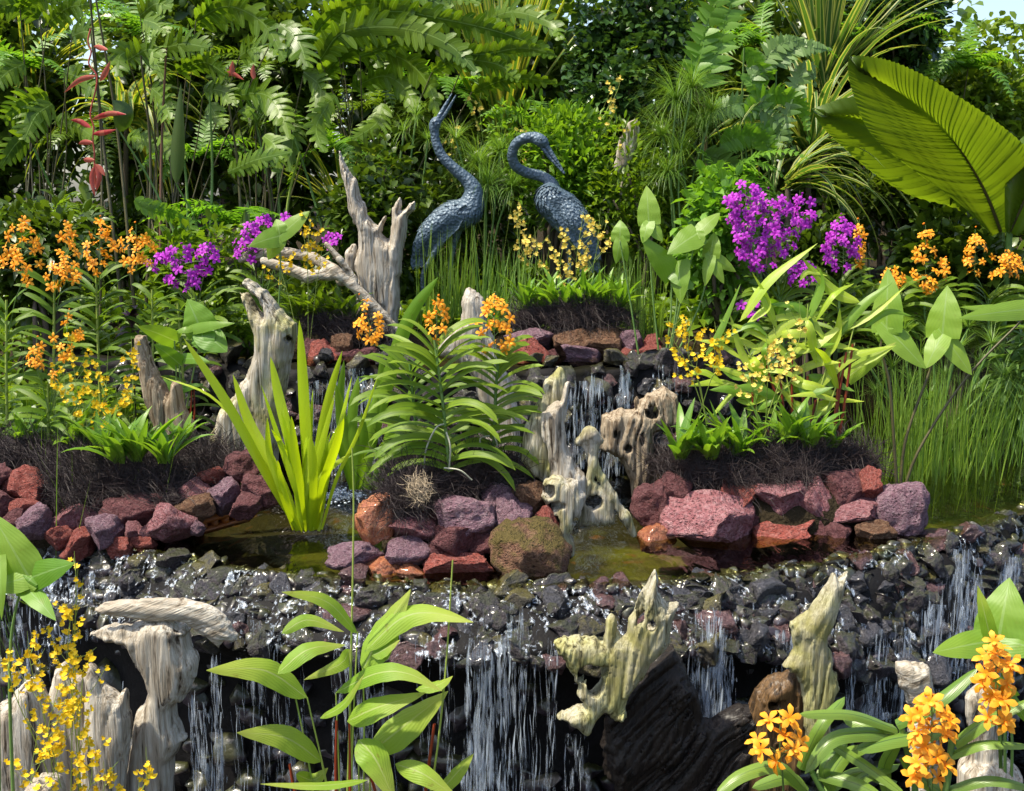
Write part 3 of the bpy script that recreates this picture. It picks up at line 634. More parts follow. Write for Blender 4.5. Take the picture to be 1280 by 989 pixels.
# ------------------------------------------------------------------ lava rocks piled into islands
C_ = {'p': 'r_pink', 'r': 'r_red', 'u': 'r_purple', 'd': 'r_dark', 'b': 'r_brown', 'o': 'r_orange', 'm': 'r_moss'}
WORD = {'p': 'pinkish', 'r': 'brick red', 'u': 'purple grey', 'd': 'dark maroon', 'b': 'brown', 'o': 'wet orange', 'm': 'mossy brown'}
ISL = {'left': (3.86, 'left rock island', 'lava rocks of the left island', [
   (-6, 603, 44, 42, 'd', 2), (35, 607, 54, 44, 'r', 2), (4, 630, 42, 32, 'd', 1), (33, 637, 38, 26, 'r', 1), (43, 653, 48, 42, 'u', 0), (88, 650, 60, 42, 'p', 1), (72, 672, 32, 28, 'r', 0), (99, 677, 46, 34, 'r', 0),
   (131, 664, 42, 44, 'u', 0), (161, 643, 58, 46, 'd', 1), (168, 662, 22, 22, 'p', 0), (187, 664, 26, 24, 'p', 0), (152, 683, 44, 28, 'r', 0), (181, 680, 32, 22, 'r', 0), (215, 656, 58, 42, 'p', 0), (239, 638, 54, 34, 'b', 1),
   (241, 613, 38, 28, 'p', 2), (263, 596, 34, 26, 'r', 3), (281, 622, 44, 36, 'u', 2), (302, 583, 40, 34, 'd', 3), (326, 610, 58, 42, 'd', 2), (247, 661, 16, 20, 'u', 0), (205, 628, 40, 24, 'd', 2), (118, 634, 40, 26, 'd', 2), (15, 655, 34, 30, 'd', 0), (310, 632, 40, 26, 'd', 1)]),
 'centre': (3.6, 'centre rock island', 'lava rocks of the centre island', [
   (467, 651, 46, 62, 'o', 1), (512, 661, 58, 36, 'p', 1), (504, 691, 66, 34, 'u', 0), (439, 695, 60, 32, 'u', 0), (478, 711, 48, 24, 'o', -.5), (517, 716, 34, 18, 'o', -.5), (579, 647, 90, 62, 'u', 1.3), (623, 625, 56, 40, 'u', 2.3),
   (641, 646, 48, 46, 'u', 1.6), (566, 677, 64, 46, 'd', .6), (612, 677, 42, 32, 'd', .7), (578, 710, 88, 36, 'r', -.2), (662, 691, 92, 78, 'm', -.2), (661, 621, 40, 40, 'b', 2.2), (681, 652, 26, 38, 'r', 1.4), (545, 688, 30, 24, 'd', .5), (620, 652, 36, 36, 'd', 2.2), (537, 645, 34, 34, 'd', 2)]),
 'right': (3.97, 'right rock island', 'lava rocks of the right island', [
   (812, 632, 44, 50, 'd', 1.3), (843, 611, 40, 34, 'd', 2), (815, 673, 48, 30, 'o', -.2), (878, 652, 102, 70, 'p', 0), (921, 624, 56, 52, 'r', 1.4), (973, 625, 64, 54, 'p', 1.2), (1013, 627, 50, 58, 'p', 1.3), (1052, 612, 50, 48, 'd', 2), (972, 667, 92, 36, 'r', .1),
   (1063, 641, 66, 36, 'p', 1), (1045, 670, 40, 32, 'd', .2), (1091, 667, 50, 32, 'b', 0), (1087, 609, 32, 48, 'r', 1.8), (1121, 634, 62, 68, 'u', .7), (1021, 662, 26, 34, 'd', .6), (930, 655, 36, 34, 'd', .9), (1095, 645, 36, 30, 'd', 1)]),
 'upper': (5.16, 'upper rock pile', 'lava rocks of the upper pile', [
   (665, 441, 58, 32, 'r', 0), (665, 425, 52, 26, 'u', 1), (715, 428, 56, 34, 'b', .8), (726, 447, 54, 20, 'u', 0), (757, 430, 50, 36, 'b', .8), (788, 427, 32, 28, 'u', .9), (789, 444, 28, 18, 'r', 0), (810, 441, 30, 22, 'r', 0), (815, 430, 24, 20, 'r', .8), (692, 446, 26, 16, 'd', .3)]),
 'shelf': (5.2, 'small upper pile', 'lava rocks of the small upper pile', [
   (427, 431, 26, 28, 'b', .8), (404, 445, 36, 36, 'r', 0), (389, 440, 22, 30, 'd', .4), (442, 450, 36, 28, 'd', 0), (462, 448, 28, 24, 'd', 0), (425, 452, 22, 22, 'd', 0)])}
for key, (Yf, where, grp, L) in ISL.items():
    zb = .5 if key in ('upper', 'shelf') else 0.0
    for (cx, cy, w, h, c, row) in L:
        Y = Yf + .075*row; p = at(cx, cy, Y); m = mpp(Y)
        p = at(cx, cy, Y + .2*w*m); m = mpp(Y + .2*w*m)*1.18
        o = inst('lava_rock', random.choice(ROCK[C_[c]]), Matrix.Translation(p) @ scl(w*.5*m, (w + h)*.27*m, h*.5*m) @ rotm())
        pos = 'at the water line of' if row < .5 else ('midway up' if row < 1.7 else 'tucked under the mulch of')
        tag(o, f"{WORD[c]} porous lava rock {pos} the {where}", 'rock', grp + ', ' + WORD[c] + ', ' + pos.split()[-2])
        if (cx, cy) == (662, 691): o.data = mesh('boulder', rockmesh(5, I4, cuts=5, d0=.75, rough=.12), I4[1], G['r_moss']); o.name = 'boulder'; o['label'] = 'large rounded mossy brown boulder at the water edge of centre island'; del o['group']
        if (cx, cy) == (878, 652): o['label'] = 'largest pinkish angular lava rock of the right island'; del o['group']
        if (cx, cy) == (579, 647): o['label'] = 'largest purple grey angular lava rock of the centre island'; del o['group']
def brick():
    a, b = onz(256, 668, -.01), onz(313, 652, -.01); d = nrm(b - a); n = np.array([-d[1], d[0], 0]); hh = .055; T = thing('brick', 'orange hollow clay brick under the left rock island', 'brick', a)
    acc = Acc()
    def box(p0, l, w, h):
        V = np.array([[x, y, z] for x in (0, 1) for y in (0, 1) for z in (0, 1)], float)*[l, w, h]; V = p0 + V[:, :1]*d + V[:, 1:2]*n + V[:, 2:]*[0, 0, 1]
        acc.add((V, np.array([[0, 1, 3, 2], [4, 6, 7, 5], [0, 4, 5, 1], [2, 3, 7, 6], [0, 2, 6, 4], [1, 5, 7, 3]]), None))
    L = np.linalg.norm(b - a)
    box(a, L, .06, .018); box(a + [0, 0, .04], L, .06, .016)
    for k in range(5): box(a + d*(L - .014)*k/4 + [0, 0, .0175], .0135, .058, .023)
    acc.build('block', plain('fired_clay', (.5, .14, .02), (.3, .1, .03), .5, 30), T, smooth=False)
    box2 = Acc(); 
brick()

# ------------------------------------------------------------------ dark fibre mulch on the islands
def mound(px, py, Y, rx, ry, rz, z0):
    p = at(px, py, Y); V = I3[0]*(1 + .12*fbm(I3[0]*2 + px))[:, None]*[rx, ry, rz] + [p[0], p[1], z0]
    o = mk('soil_mound', V, I3[1], G['soil']); o['kind'] = 'structure'; o['label'] = 'soil heaped inside a rock island'
mound(110, 600, 4.35, .52, .32, .26, 0); mound(570, 620, 3.92, .28, .22, .2, 0); mound(970, 600, 4.25, .40, .24, .22, 0); mound(735, 410, 5.45, .36, .2, .12, .5); mound(410, 420, 5.5, .25, .2, .12, .5)
def fibre(label, blobs, Y, n, mat='fibre', sc=1.0):
    acc = Acc()
    for (cx, cy, rx, ry, dy) in blobs:
        if mat == 'fibre': cy += U(-12, 1); ry *= U(.7, 1.05); rx *= U(.8, 1.1)
        c = at(cx, cy, Y + dy); m = mpp(Y + dy); R = np.array([rx*m, (rx + ry)*.4*m, ry*m])
        if mat == 'fibre': acc.add((I2[0]*(.86 + .2*fbm(I2[0]*2.5 + cx, 3))[:, None]*R + c, np.c_[I2[1], I2[1][:, 2]][:, :3], None))
        k = int(1.8*n*(rx*ry)/800)
        for _ in range(k):
            d = nrm(rng.normal(size=3)); d[1] = -abs(d[1]) if U(0, 1) < .8 else d[1]
            p = c + d*R*U(.82, 1.06); t = nrm(np.cross(d, rng.normal(size=3)) + d*U(-.1, .14) + [U(-.8, .8), 0, 0]); L = U(.07, .2)*sc; P = [p]; q = nrm(rng.normal(size=3))*.5
            for s in range(6):
                P.append(P[-1] + t*L/6); t = nrm(t + q*.9 - d*.2 + rng.normal(size=3)*.2)
            P = np.array(P); w = np.full(7, U(.0004, .0009)); w[-1] = .0002
            V, Fq, uv = ribbon(P, facing(P, 0), w, 0, 2); acc.add((V, np.concatenate([Fq[:, [0, 1, 2]], Fq[:, [0, 2, 3]]]), uv))
    o = acc.build('fibre_mulch', G[mat], smooth=True); tag(o, label, 'mulch', kind='stuff')
fibre('dark brown fibre mulch heaped on the left rock island', [(20, 572, 40, 18, .25), (75, 578, 45, 20, .22), (85, 606, 28, 26, .1), (125, 590, 45, 24, .15), (110, 622, 30, 16, .06), (165, 600, 45, 22, .14), (210, 600, 40, 20, .18), (195, 618, 35, 14, .1), (240, 585, 40, 20, .2), (275, 590, 34, 24, .2), (150, 620, 40, 12, .08), (95, 632, 20, 10, 0), (215, 622, 18, 9, .02), (255, 572, 35, 12, .3)], 3.98, 620)
fibre('dark brown fibre mulch heaped on the centre rock island', [(508, 612, 30, 24, .02), (545, 608, 34, 20, .12), (578, 603, 38, 14, .12), (600, 590, 26, 24, .2), (630, 585, 24, 22, .22), (560, 585, 30, 16, .3), (505, 590, 22, 16, .25), (500, 626, 14, 12, -.03), (622, 602, 30, 12, .14), (525, 632, 26, 14, .05), (540, 565, 40, 12, .4)], 3.72, 620)
fibre('tan dry root tuft on the front of the centre island mulch', [(524, 612, 13, 17, -.06)], 3.72, 420, 'fibre_tan', .4)
fibre('dark brown fibre mulch heaped on the right rock island', [(845, 590, 34, 16, .15), (880, 592, 40, 20, .1), (915, 588, 34, 20, .14), (955, 580, 36, 26, .12), (985, 575, 34, 24, .16), (1015, 585, 34, 16, .18), (1045, 575, 34, 18, .2), (1070, 585, 28, 12, .2), (930, 602, 34, 14, .05), (990, 596, 40, 12, .06), (862, 575, 24, 16, .25)], 4.08, 620)
fibre('dark brown fibre mulch on the upper rock pile below the crane statues', [(675, 398, 34, 16, .1), (705, 400, 34, 14, .05), (735, 398, 34, 15, .05), (765, 402, 28, 13, .08), (655, 405, 22, 12, .12), (720, 410, 40, 9, .04)], 5.26, 620)
fibre('dark brown fibre mulch on the small pile behind the forked stump', [(395, 412, 22, 14, .1), (425, 410, 24, 14, .08), (450, 418, 22, 14, .1), (470, 425, 20, 12, .1)], 5.3, 620)
# ------------------------------------------------------------------ driftwood
def drift(label, mat, name='driftwood', **kw):
    V, Q = wood(**kw); b = V[V[:, 2].argmin()].copy(); o = mk(name, V, Q, G[mat]); tag(o, label, 'driftwood'); return o
T_ = thing('driftwood_stump', 'tall pale driftwood stump with two long broken spikes beside the crane statue', 'driftwood', gp(470, 380, 5.6))
def dpart(root, name, mat, **kw): V, Q = wood(**kw); return mk(name, V, Q, G[mat], root)
dpart(T_, 'trunk', 'wood', Y=5.6, thick=.8, ridge=.012, polys=[[(424, 188), (430, 200), (440, 218), (448, 235), (456, 256), (461, 271), (472, 282), (482, 271), (479, 281), (478, 292), (486, 303), (489, 278), (491, 261), (501, 246), (500, 265), (505, 262), (512, 254), (519, 252), (518, 263), (510, 271), (507, 295), (503, 320), (500, 350), (499, 400), (500, 440), (440, 440), (446, 390), (446, 350), (441, 330), (448, 310), (447, 290), (438, 269), (433, 244), (428, 218)]])
dpart(T_, 'side_stub', 'wood', Y=5.58, ridge=.006, tubes=[[(428, 350, 8), (438, 335, 7), (440, 318, 8), (443, 309, 5)], [(400, 330, 3), (420, 338, 4), (432, 350, 6)]])
drift('long weathered driftwood branch lying down towards the rocks from the tall stump', 'wood_h', name='driftwood_branch', Y=5.42, ridge=.006, grain=1.1, tubes=[[(302, 324, 5, .1), (318, 317, 8, .1), (350, 314, 8, .08), (392, 322, 7, .05), (418, 338, 7), (440, 356, 7), (462, 378, 7), (480, 395, 6), (500, 416, 5), (510, 432, 5)], [(330, 326, 5), (360, 336, 8), (385, 346, 8), (405, 340, 5)], [(395, 345, 5), (425, 345, 7), (440, 356, 5)], [(408, 305, 3), (425, 325, 4), (444, 350, 4)]])
drift('thick pale driftwood stump with curled beak-like fork in the pool', 'wood_gl', Y=4.45, thick=.75, ridge=.010, holes=[(364, 421, 3.5)], polys=[[(299, 365), (308, 367), (315, 378), (322, 388), (331, 393), (330, 385), (326, 375), (316, 365), (304, 351), (310, 350), (322, 357), (335, 366), (348, 384), (360, 396), (370, 405), (371, 420), (367, 438), (361, 473), (356, 500), (353, 520), (352, 549), (345, 585), (338, 610), (262, 610), (262, 560), (265, 541), (278, 511), (295, 490), (310, 469), (319, 443), (319, 418), (312, 392), (304, 376)]])
drift('weathered driftwood log behind the centre orchids', 'wood', Y=4.6, thick=.7, polys=[[(575, 400), (577, 375), (584, 360), (592, 361), (600, 366), (607, 378), (609, 405), (625, 440), (640, 480), (650, 530), (652, 620), (610, 620), (608, 540), (590, 470), (566, 450), (548, 444), (550, 422), (566, 415)]])
T_ = thing('driftwood_plank', 'upright split driftwood trunk with knot holes like a skull at its foot', 'driftwood', gp(700, 660, 3.72))
dpart(T_, 'back_slab', 'wood_g', Y=3.86, thick=.5, maxT=.035, tilt=.05, ridge=.012, polys=[[(704, 460), (696, 460), (687, 469), (679, 485), (669, 508), (657, 537), (653, 555), (653, 576), (664, 590), (675, 600), (690, 612), (700, 600), (700, 520), (707, 490), (709, 472)]])
dpart(T_, 'front_slab', 'wood', Y=3.80, thick=.6, maxT=.045, tilt=.05, ridge=.010, polys=[[(713, 476), (706, 480), (702, 503), (696, 502), (686, 509), (677, 516), (677, 530), (679, 547), (684, 568), (690, 588), (686, 600), (690, 640), (722, 640), (731, 615), (733, 597), (719, 579), (711, 558), (705, 532), (705, 508), (710, 492)]])
dpart(T_, 'knotted_base', 'wood_gl', Y=3.75, thick=.8, maxT=.05, ridge=.009, h=.005, holes=[(686, 612, 7, 8), (695, 629, 9, 4), (719, 649, 4), (694, 651, 5, 7), (690, 606, 3)], polys=[[(693, 593), (682, 600), (676, 610), (675, 621), (682, 630), (690, 634), (688, 645), (690, 664), (696, 674), (700, 690), (714, 690), (712, 668), (720, 656), (726, 640), (733, 620), (722, 600), (708, 598)]], tubes=[[(700, 664, 8), (706, 678, 11), (710, 690, 9)]])
T_ = thing('driftwood_root', 'pale two-legged driftwood root like a tent at the pool edge', 'driftwood', gp(755, 660, 3.8))
dpart(T_, 'legs', 'wood_gl', Y=3.80, ridge=.008, h=.005, holes=[(742, 627, 9, 7)], tubes=[[(722, 553, 6), (737, 545, 11), (742, 560, 8), (741, 580, 7), (736, 605, 7), (730, 622, 7), (719, 636, 7), (712, 645, 8)], [(741, 575, 7), (752, 598, 7), (766, 622, 8), (780, 645, 9), (792, 668, 6)], [(728, 556, 4), (733, 566, 4)], [(737, 545, 9), (750, 551, 6)]], polys=[[(740, 595), (752, 608), (765, 630), (772, 656), (722, 659), (728, 632)]], thick=.5, maxT=.03)
drift('gnarled twisted driftwood root in front of the small waterfall', 'wood_br', Y=4.35, thick=.6, ridge=.022, k=.008, h=.006, holes=[(783, 557, 7, 9), (768, 540, 4, 9), (800, 545, 5, 12), (812, 515, 8, 6), (790, 525, 4), (806, 572, 4, 8)], polys=[[(754, 519), (774, 512), (795, 510), (798, 500), (811, 490), (829, 483), (848, 493), (852, 515), (850, 535), (826, 535), (816, 545), (818, 582), (812, 625), (798, 630), (791, 602), (774, 572), (753, 562), (752, 540)]], tubes=[[(760, 520, 5), (775, 540, 5), (790, 580, 6), (800, 625, 6)], [(798, 500, 6), (804, 530, 6), (810, 570, 7), (814, 610, 6)], [(756, 555, 8), (765, 545, 7), (780, 530, 6)]])
drift('brown split driftwood stump among the left orchids', 'wood_br', Y=4.42, thick=.8, polys=[[(170, 421), (181, 420), (186, 441), (195, 462), (204, 480), (213, 494), (215, 478), (225, 477), (229, 502), (241, 529), (240, 570), (220, 580), (198, 560), (190, 520), (181, 495), (172, 448)]])
T_ = thing('beaked_driftwood', 'bird-beaked driftwood trunk standing before the front cascade', 'driftwood', gp(200, 980, 3.05))
dpart(T_, 'trunk', 'wood', Y=3.05, thick=.8, maxT=.07, ridge=.007, h=.005, polys=[[(186, 772), (215, 768), (240, 786), (232, 791), (238, 808), (247, 828), (242, 851), (232, 872), (219, 882), (223, 902), (232, 922), (219, 946), (217, 988), (222, 1040), (222, 1120), (160, 1120), (165, 1040), (160, 985), (163, 930), (175, 890), (186, 862), (181, 848), (171, 825), (158, 804), (135, 798), (111, 793), (124, 784), (161, 783)]], tubes=[[(112, 793, 2.5, -.03), (130, 790, 6, -.03), (155, 791, 10, -.03), (185, 800, 15, -.02)], [(205, 772, 13), (212, 800, 18), (215, 835, 22)]])
dpart(T_, 'beak', 'wood_h', Y=3.02, thick=.6, maxT=.06, grain=1.35, ridge=.011, h=.005, polys=[[(119, 761), (130, 754), (148, 749), (188, 748), (235, 747), (256, 751), (272, 760), (289, 778), (300, 799), (292, 808), (282, 803), (274, 818), (262, 803), (246, 788), (228, 780), (195, 779), (170, 775), (148, 772), (126, 768)]])
drift('pale jagged driftwood mass behind the yellow orchids below the cascade', 'wood', Y=2.98, thick=.6, maxT=.06, ridge=.008, polys=[([(118, 823), (124, 825), (133, 838), (144, 855), (156, 863), (161, 855), (167, 863), (168, 880), (174, 884), (166, 922), (163, 962), (165, 1120), (108, 1120), (106, 960), (112, 900), (114, 858), (111, 838)], -.035), ([(77, 833), (90, 848), (101, 851), (107, 870), (112, 900), (118, 960), (118, 1120), (50, 1120), (50, 940), (56, 880), (64, 842)], .03), ([(-40, 890), (0, 876), (18, 872), (30, 851), (50, 848), (58, 862), (66, 900), (72, 950), (78, 1120), (-40, 1120)], -.015)])
drift('small pale driftwood knob beneath the yellow orchids', 'wood', Y=2.7, polys=[[(30, 992), (40, 972), (52, 966), (76, 973), (80, 990), (82, 1080), (25, 1080)]], name='driftwood_piece')
T_ = thing('driftwood_snag', 'jagged driftwood snag with a looped arm hanging at the front fall', 'driftwood', gp(790, 940, 3.12))
dpart(T_, 'crown', 'wood_g', Y=3.06, thick=.55, maxT=.05, ridge=.014, h=.0045, grain=-.3, polys=[[(695, 803), (703, 800), (719, 795), (745, 798), (756, 805), (758, 775), (765, 763), (770, 775), (773, 795), (783, 793), (786, 772), (793, 767), (798, 746), (808, 733), (819, 713), (824, 739), (834, 754), (847, 754), (840, 775), (841, 802), (831, 817), (814, 829), (804, 846), (788, 866), (781, 880), (781, 896), (768, 899), (757, 888), (749, 899), (741, 911), (746, 922), (719, 908), (693, 895), (709, 884), (729, 880), (719, 867), (722, 857), (716, 845), (707, 829)]], holes=[(737, 834, 17, 11, 1), (741, 850, 11, 15, 1), (727, 838, 7, 11, 1), (800, 760, 5, 16), (812, 775, 8, 10)])
dpart(T_, 'wet_shaded_log', 'wood_dark', Y=3.16, thick=.5, maxT=.06, ridge=.034, grain=-.7, polys=[[(758, 880), (790, 850), (812, 822), (842, 805), (866, 850), (880, 900), (925, 880), (950, 885), (955, 930), (930, 1000), (920, 1120), (780, 1120), (775, 1000), (752, 930)]])  # wet wood, with the black shading under the crown put into its colour
T_ = thing('driftwood_spike', 'leaning green grey driftwood spike with split tip on the right of the front cascade', 'driftwood', gp(1010, 900, 3.18))
dpart(T_, 'spike', 'wood_g', Y=3.12, thick=.7, maxT=.05, ridge=.012, h=.0045, grain=-.25, polys=[[(1041, 712), (1047, 721), (1060, 714), (1055, 743), (1046, 772), (1034, 795), (1037, 815), (1043, 838), (1048, 861), (1038, 886), (1040, 940), (1004, 940), (1003, 887), (1000, 855), (992, 842), (979, 832), (991, 812), (988, 779), (1006, 763), (1021, 746), (1031, 729)]])
dpart(T_, 'wet_root', 'wood_darkbr', Y=3.16, thick=.8, maxT=.06, ridge=.018, holes=[(962, 872, 9, 7)], polys=[[(938, 876), (950, 855), (972, 843), (990, 838), (1006, 852), (1010, 890), (1005, 950), (950, 1120), (935, 1120), (925, 950), (930, 905)]])
drift('sawn pale driftwood stub beside the near orange orchids', 'wood_h', name='driftwood_stub', Y=2.95, thick=.85, polys=[[(1122, 829), (1130, 825), (1145, 827), (1161, 832), (1168, 852), (1172, 890), (1175, 1090), (1140, 1090), (1136, 886), (1125, 855)]])
drift('pale driftwood lump behind the near orange orchid leaves', 'wood', name='driftwood_lump', Y=2.8, thick=.7, polys=[[(1200, 960), (1212, 948), (1240, 944), (1262, 950), (1274, 965), (1276, 1080), (1195, 1080)], [(1205, 870), (1225, 855), (1245, 860), (1250, 920), (1250, 1000), (1215, 1000), (1210, 930)]])
drift('small ragged grey driftwood among the shrubs behind the cranes', 'wood', name='driftwood_scrap', Y=6.6, thick=.5, polys=[[(766, 212), (770, 190), (775, 172), (785, 155), (797, 147), (800, 160), (795, 185), (784, 207), (776, 215)]], tubes=[[(775, 205, 3), (778, 260, 3), (780, 345, 3)]])

# ------------------------------------------------------------------ bronze cranes
def crane(label, Y, chain, beak, wing, legs, tail, eye):
    root = thing('crane_statue', label, 'statue', gp(legs[0][0][0], legs[0][0][1], Y))
    def ptsof(c): return [(at(q[0], q[1], Y + (q[3] if len(q) > 3 else 0)), q[2]*mpp(Y)) for q in c]
    C = spline(np.array([np.r_[a, r] for a, r in ptsof(chain)]), len(chain)*7)
    lo, hi = C[:, :3].min(0) - .11, C[:, :3].max(0) + .11
    def f(X, Yg, Z):
        r = None
        for q in C:
            g = np.sqrt((X - q[0])**2 + ((Yg - q[1])*1.05)**2 + (Z - q[2])**2) - q[3]; r = g if r is None else smin(r, g, .006)
        return r - .0015*vn(np.stack([X, Yg, Z], -1)*90)
    V, Q = surfnets(f, lo, hi, .0075); body = mk('body', V, Q, G['bronze'], root)
    # rows of cast feathers over the back
    acc = Acc(); m0 = mesh('t', V, Q); m0.update(); Nn = np.empty(len(V)*3); m0.vertices.foreach_get('normal', Nn); Nn = Nn.reshape(-1, 3); bpy.data.meshes.remove(m0)
    d = np.linalg.norm(V[:, None] - C[None, :, :3], axis=2).argmin(1); fr = np.array([q[3] for q in C])[d] > wing[2]*mpp(Y)
    T = nrm(np.gradient(C[:, :3], axis=0)); cand = np.nonzero(fr)[0]; rng.shuffle(cand); used = []
    for v in cand:
        s = U(.019, .025)
        if used and np.min(np.linalg.norm(V[v] - np.array(used), axis=1)) < .0145: continue
        used.append(V[v]); n = Nn[v]; t = T[d[v]]; t = nrm(t - n*(t@n)); p = V[v] + n*.0015
        tt = np.linspace(0, 1, 4); P = p + np.outer(tt, t)*s*1.9 + np.outer(tt, n)*s*.13
        S = np.tile(np.cross(t, n), (4, 1)); acc.add(ribbon(P, S, np.array([.6, .95, .85, .15])*s*.5, -.25, 3))
    o = acc.build('feathers', G['bronze'], root); o['kind'] = 'stuff'
    for b in beak: A_ = Acc(); A_.add(tube(pxc([(q[0], q[1], q[3] if len(q) > 3 else 0) for q in b], Y, 6), np.interp(np.linspace(0, 1, 6), np.linspace(0, 1, len(b)), [q[2]*mpp(Y) for q in b]), 7)); A_.build('beak', G['bronze'], root)
    for wg in wing[0]:
        A_ = Acc()
        for k in range(wing[1]):
            t = k/(wing[1] - 1); a = np.array(wg[0])*(1 - t) + np.array(wg[1])*t; b = np.array(wg[2])*(1 - t) + np.array(wg[3])*t
            A_.add(blade_px([(a[0], a[1], a[2]), ((a[0]+b[0])/2 - 1, (a[1]+b[1])/2 - 2, (a[2]+b[2])/2 - .01), (b[0], b[1], b[2])], 9, Y, 'strap', .2, -.3, 8))
        A_.build('wing', G['bronze'], root)
    for L in legs:
        P = [at(q[0], q[1], Y + q[3]) for q in L[1:]]; R = [q[2]*mpp(Y) for q in L[1:]]; e = P[-1].copy(); e[2] = gz(e[0], e[1]) - .02; P.append(e); R.append(R[-1])
        A_ = Acc(); C2 = spline(P, 16); A_.add(tube(C2, np.interp(np.linspace(0, 1, 16), np.linspace(0, 1, len(R)), R), 8)); A_.build('leg', G['bronze'], root)
    A_ = Acc()
    for q in tail: A_.add(blade_px(q, 9, Y, 'strap', 0, -.2, 6))
    A_.build('tail', G['bronze'], root)
    for e in eye:
        c = at(e[0], e[1], Y + e[2]); mk('eye', I2[0]*.006 + c, I2[1], G['bronze_d'], root)
crane('blue grey bronze crane statue with its beak raised to the sky', 6.2,
  [(547, 150, 4), (544, 155, 6.6), (543, 163, 5.4), (546, 181, 5.4), (554, 197, 6), (569, 212, 6.8), (584, 225, 8), (592, 238, 10.5), (590, 254, 14), (583, 265, 17), (567, 270, 17.5), (550, 280, 15.5), (535, 293, 12), (524, 308, 8), (519, 320, 4)],
  [[(545, 153, 3.4), (555, 135, 2.6), (565, 117, .8)], [(548, 154, 3.2), (560, 137, 2.4), (570, 119, .8)]],
  ([[(584, 258, -.075), (572, 282, -.075), (521, 318, -.02), (532, 322, -.03)]], 9, 12.5),
  [[(560, 290), (562, 283, 9, -.03), (551, 301, 6, -.04), (538, 325, 3, -.04), (528, 345, 2.6, -.03), (530, 380, 2.6, -.02)], [(575, 285), (572, 283, 8, .04), (566, 310, 4, .05), (562, 345, 2.6, .05)]],
  [[(527, 303), (519, 318), (516, 338)], [(530, 300), (523, 320), (521, 338)], [(533, 300), (527, 320), (527, 335)]], [(541, 153, -.03), (548, 155, -.03)])
crane('blue grey bronze crane statue with its neck curled and beak pointing down', 6.15,
  [(682, 181, 4.5, -.02), (676, 176, 7.2, -.02), (668, 172, 6.4), (656, 173, 6), (645, 180, 5.8, .02), (640, 194, 5.8, .04), (645, 208, 6, .06), (659, 216, 6.2, .08), (675, 220, 6.4, .08), (687, 227, 7, .06), (690, 238, 11, .04), (687, 248, 17, .0), (699, 259, 21), (713, 274, 21, -.02), (726, 292, 17, -.02), (737, 310, 11, -.02), (744, 323, 5, -.02)],
  [[(679, 177, 4, -.02), (692, 196, 3, -.03), (706, 217, .8, -.05)], [(677, 183, 3, -.02), (690, 200, 2.2, -.03), (705, 217, .8, -.05)]],
  ([[(684, 250, -.10), (712, 246, -.07), (735, 325, -.08), (752, 326, -.06)]], 10, 13),
  [[(712, 290), (708, 288, 7, -.02), (712, 320, 3, -.02), (712, 350, 2.6, -.02)], [(726, 295), (724, 296, 6, .02), (726, 330, 3, .03), (728, 350, 2.6, .03)]],
  [[(735, 305), (744, 325), (748, 342)], [(730, 310), (738, 328), (741, 342)]], [(676, 174, -.055)])
# ------------------------------------------------------------------ flowers
def flower_data(mat, wid=.52, lip=True, cup=.18, name='flower'):
    acc = Acc(); t = np.linspace(0, 1, 5)
    for k in range(5):
        a = math.pi/2 + k*2*math.pi/5; d = np.array([math.cos(a), math.sin(a), 0]); L = 1.0 if k in (0, 2, 3) else .95
        C = np.outer(t, d)*L*.5 + np.outer(cup*np.sin(t*2.4) - .12*t**3, [0, 0, 1])*.5; S = np.tile([-d[1], d[0], 0], (5, 1)); acc.add(ribbon(C, S, prof('spath', t)*wid*.27, .15*(-1)**k, 3))
    if lip:
        C = np.array([[0, 0, .05], [0, -.06, .16], [0, -.15, .24], [0, -.24, .22]]); acc.add(ribbon(C, np.tile([1., 0, 0], (4, 1)), np.array([.05, .1, .11, .02]), .5, 3))
    return mesh(name, np.concatenate(acc.V), np.concatenate(acc.F), G[mat], np.concatenate(acc.U))
def onc_data(mat):
    acc = Acc(); t = np.linspace(0, 1, 4)
    C = np.outer(t, [0, -.55, .12]) ; acc.add(ribbon(C, np.tile([1., 0, 0], (4, 1)), np.array([.08, .3, .46, .2]), -.3, 3))
    for a in (.5, 1.57, 2.64): d = np.array([math.cos(a), math.sin(a), .2]); acc.add(ribbon(np.outer(t, d)*.36, np.tile([-d[1], d[0], 0], (4, 1)), np.array([.06, .11, .09, .01]), .2, 3))
    return mesh('flower', np.concatenate(acc.V), np.concatenate(acc.F), G[mat], np.concatenate(acc.U))
FL = {'orange': flower_data('orange', .44), 'purple': flower_data('purple', .52), 'yellow': onc_data('yellow'), 'pale': onc_data('pale_yellow')}
BUD = {k: mesh('bud', I2[0]*[.3, .3, .45], I2[1], G[m]) for k, m in (('orange', 'orange'), ('purple', 'purple'), ('yellow', 'yellow'), ('pale', 'pale_yellow'))}
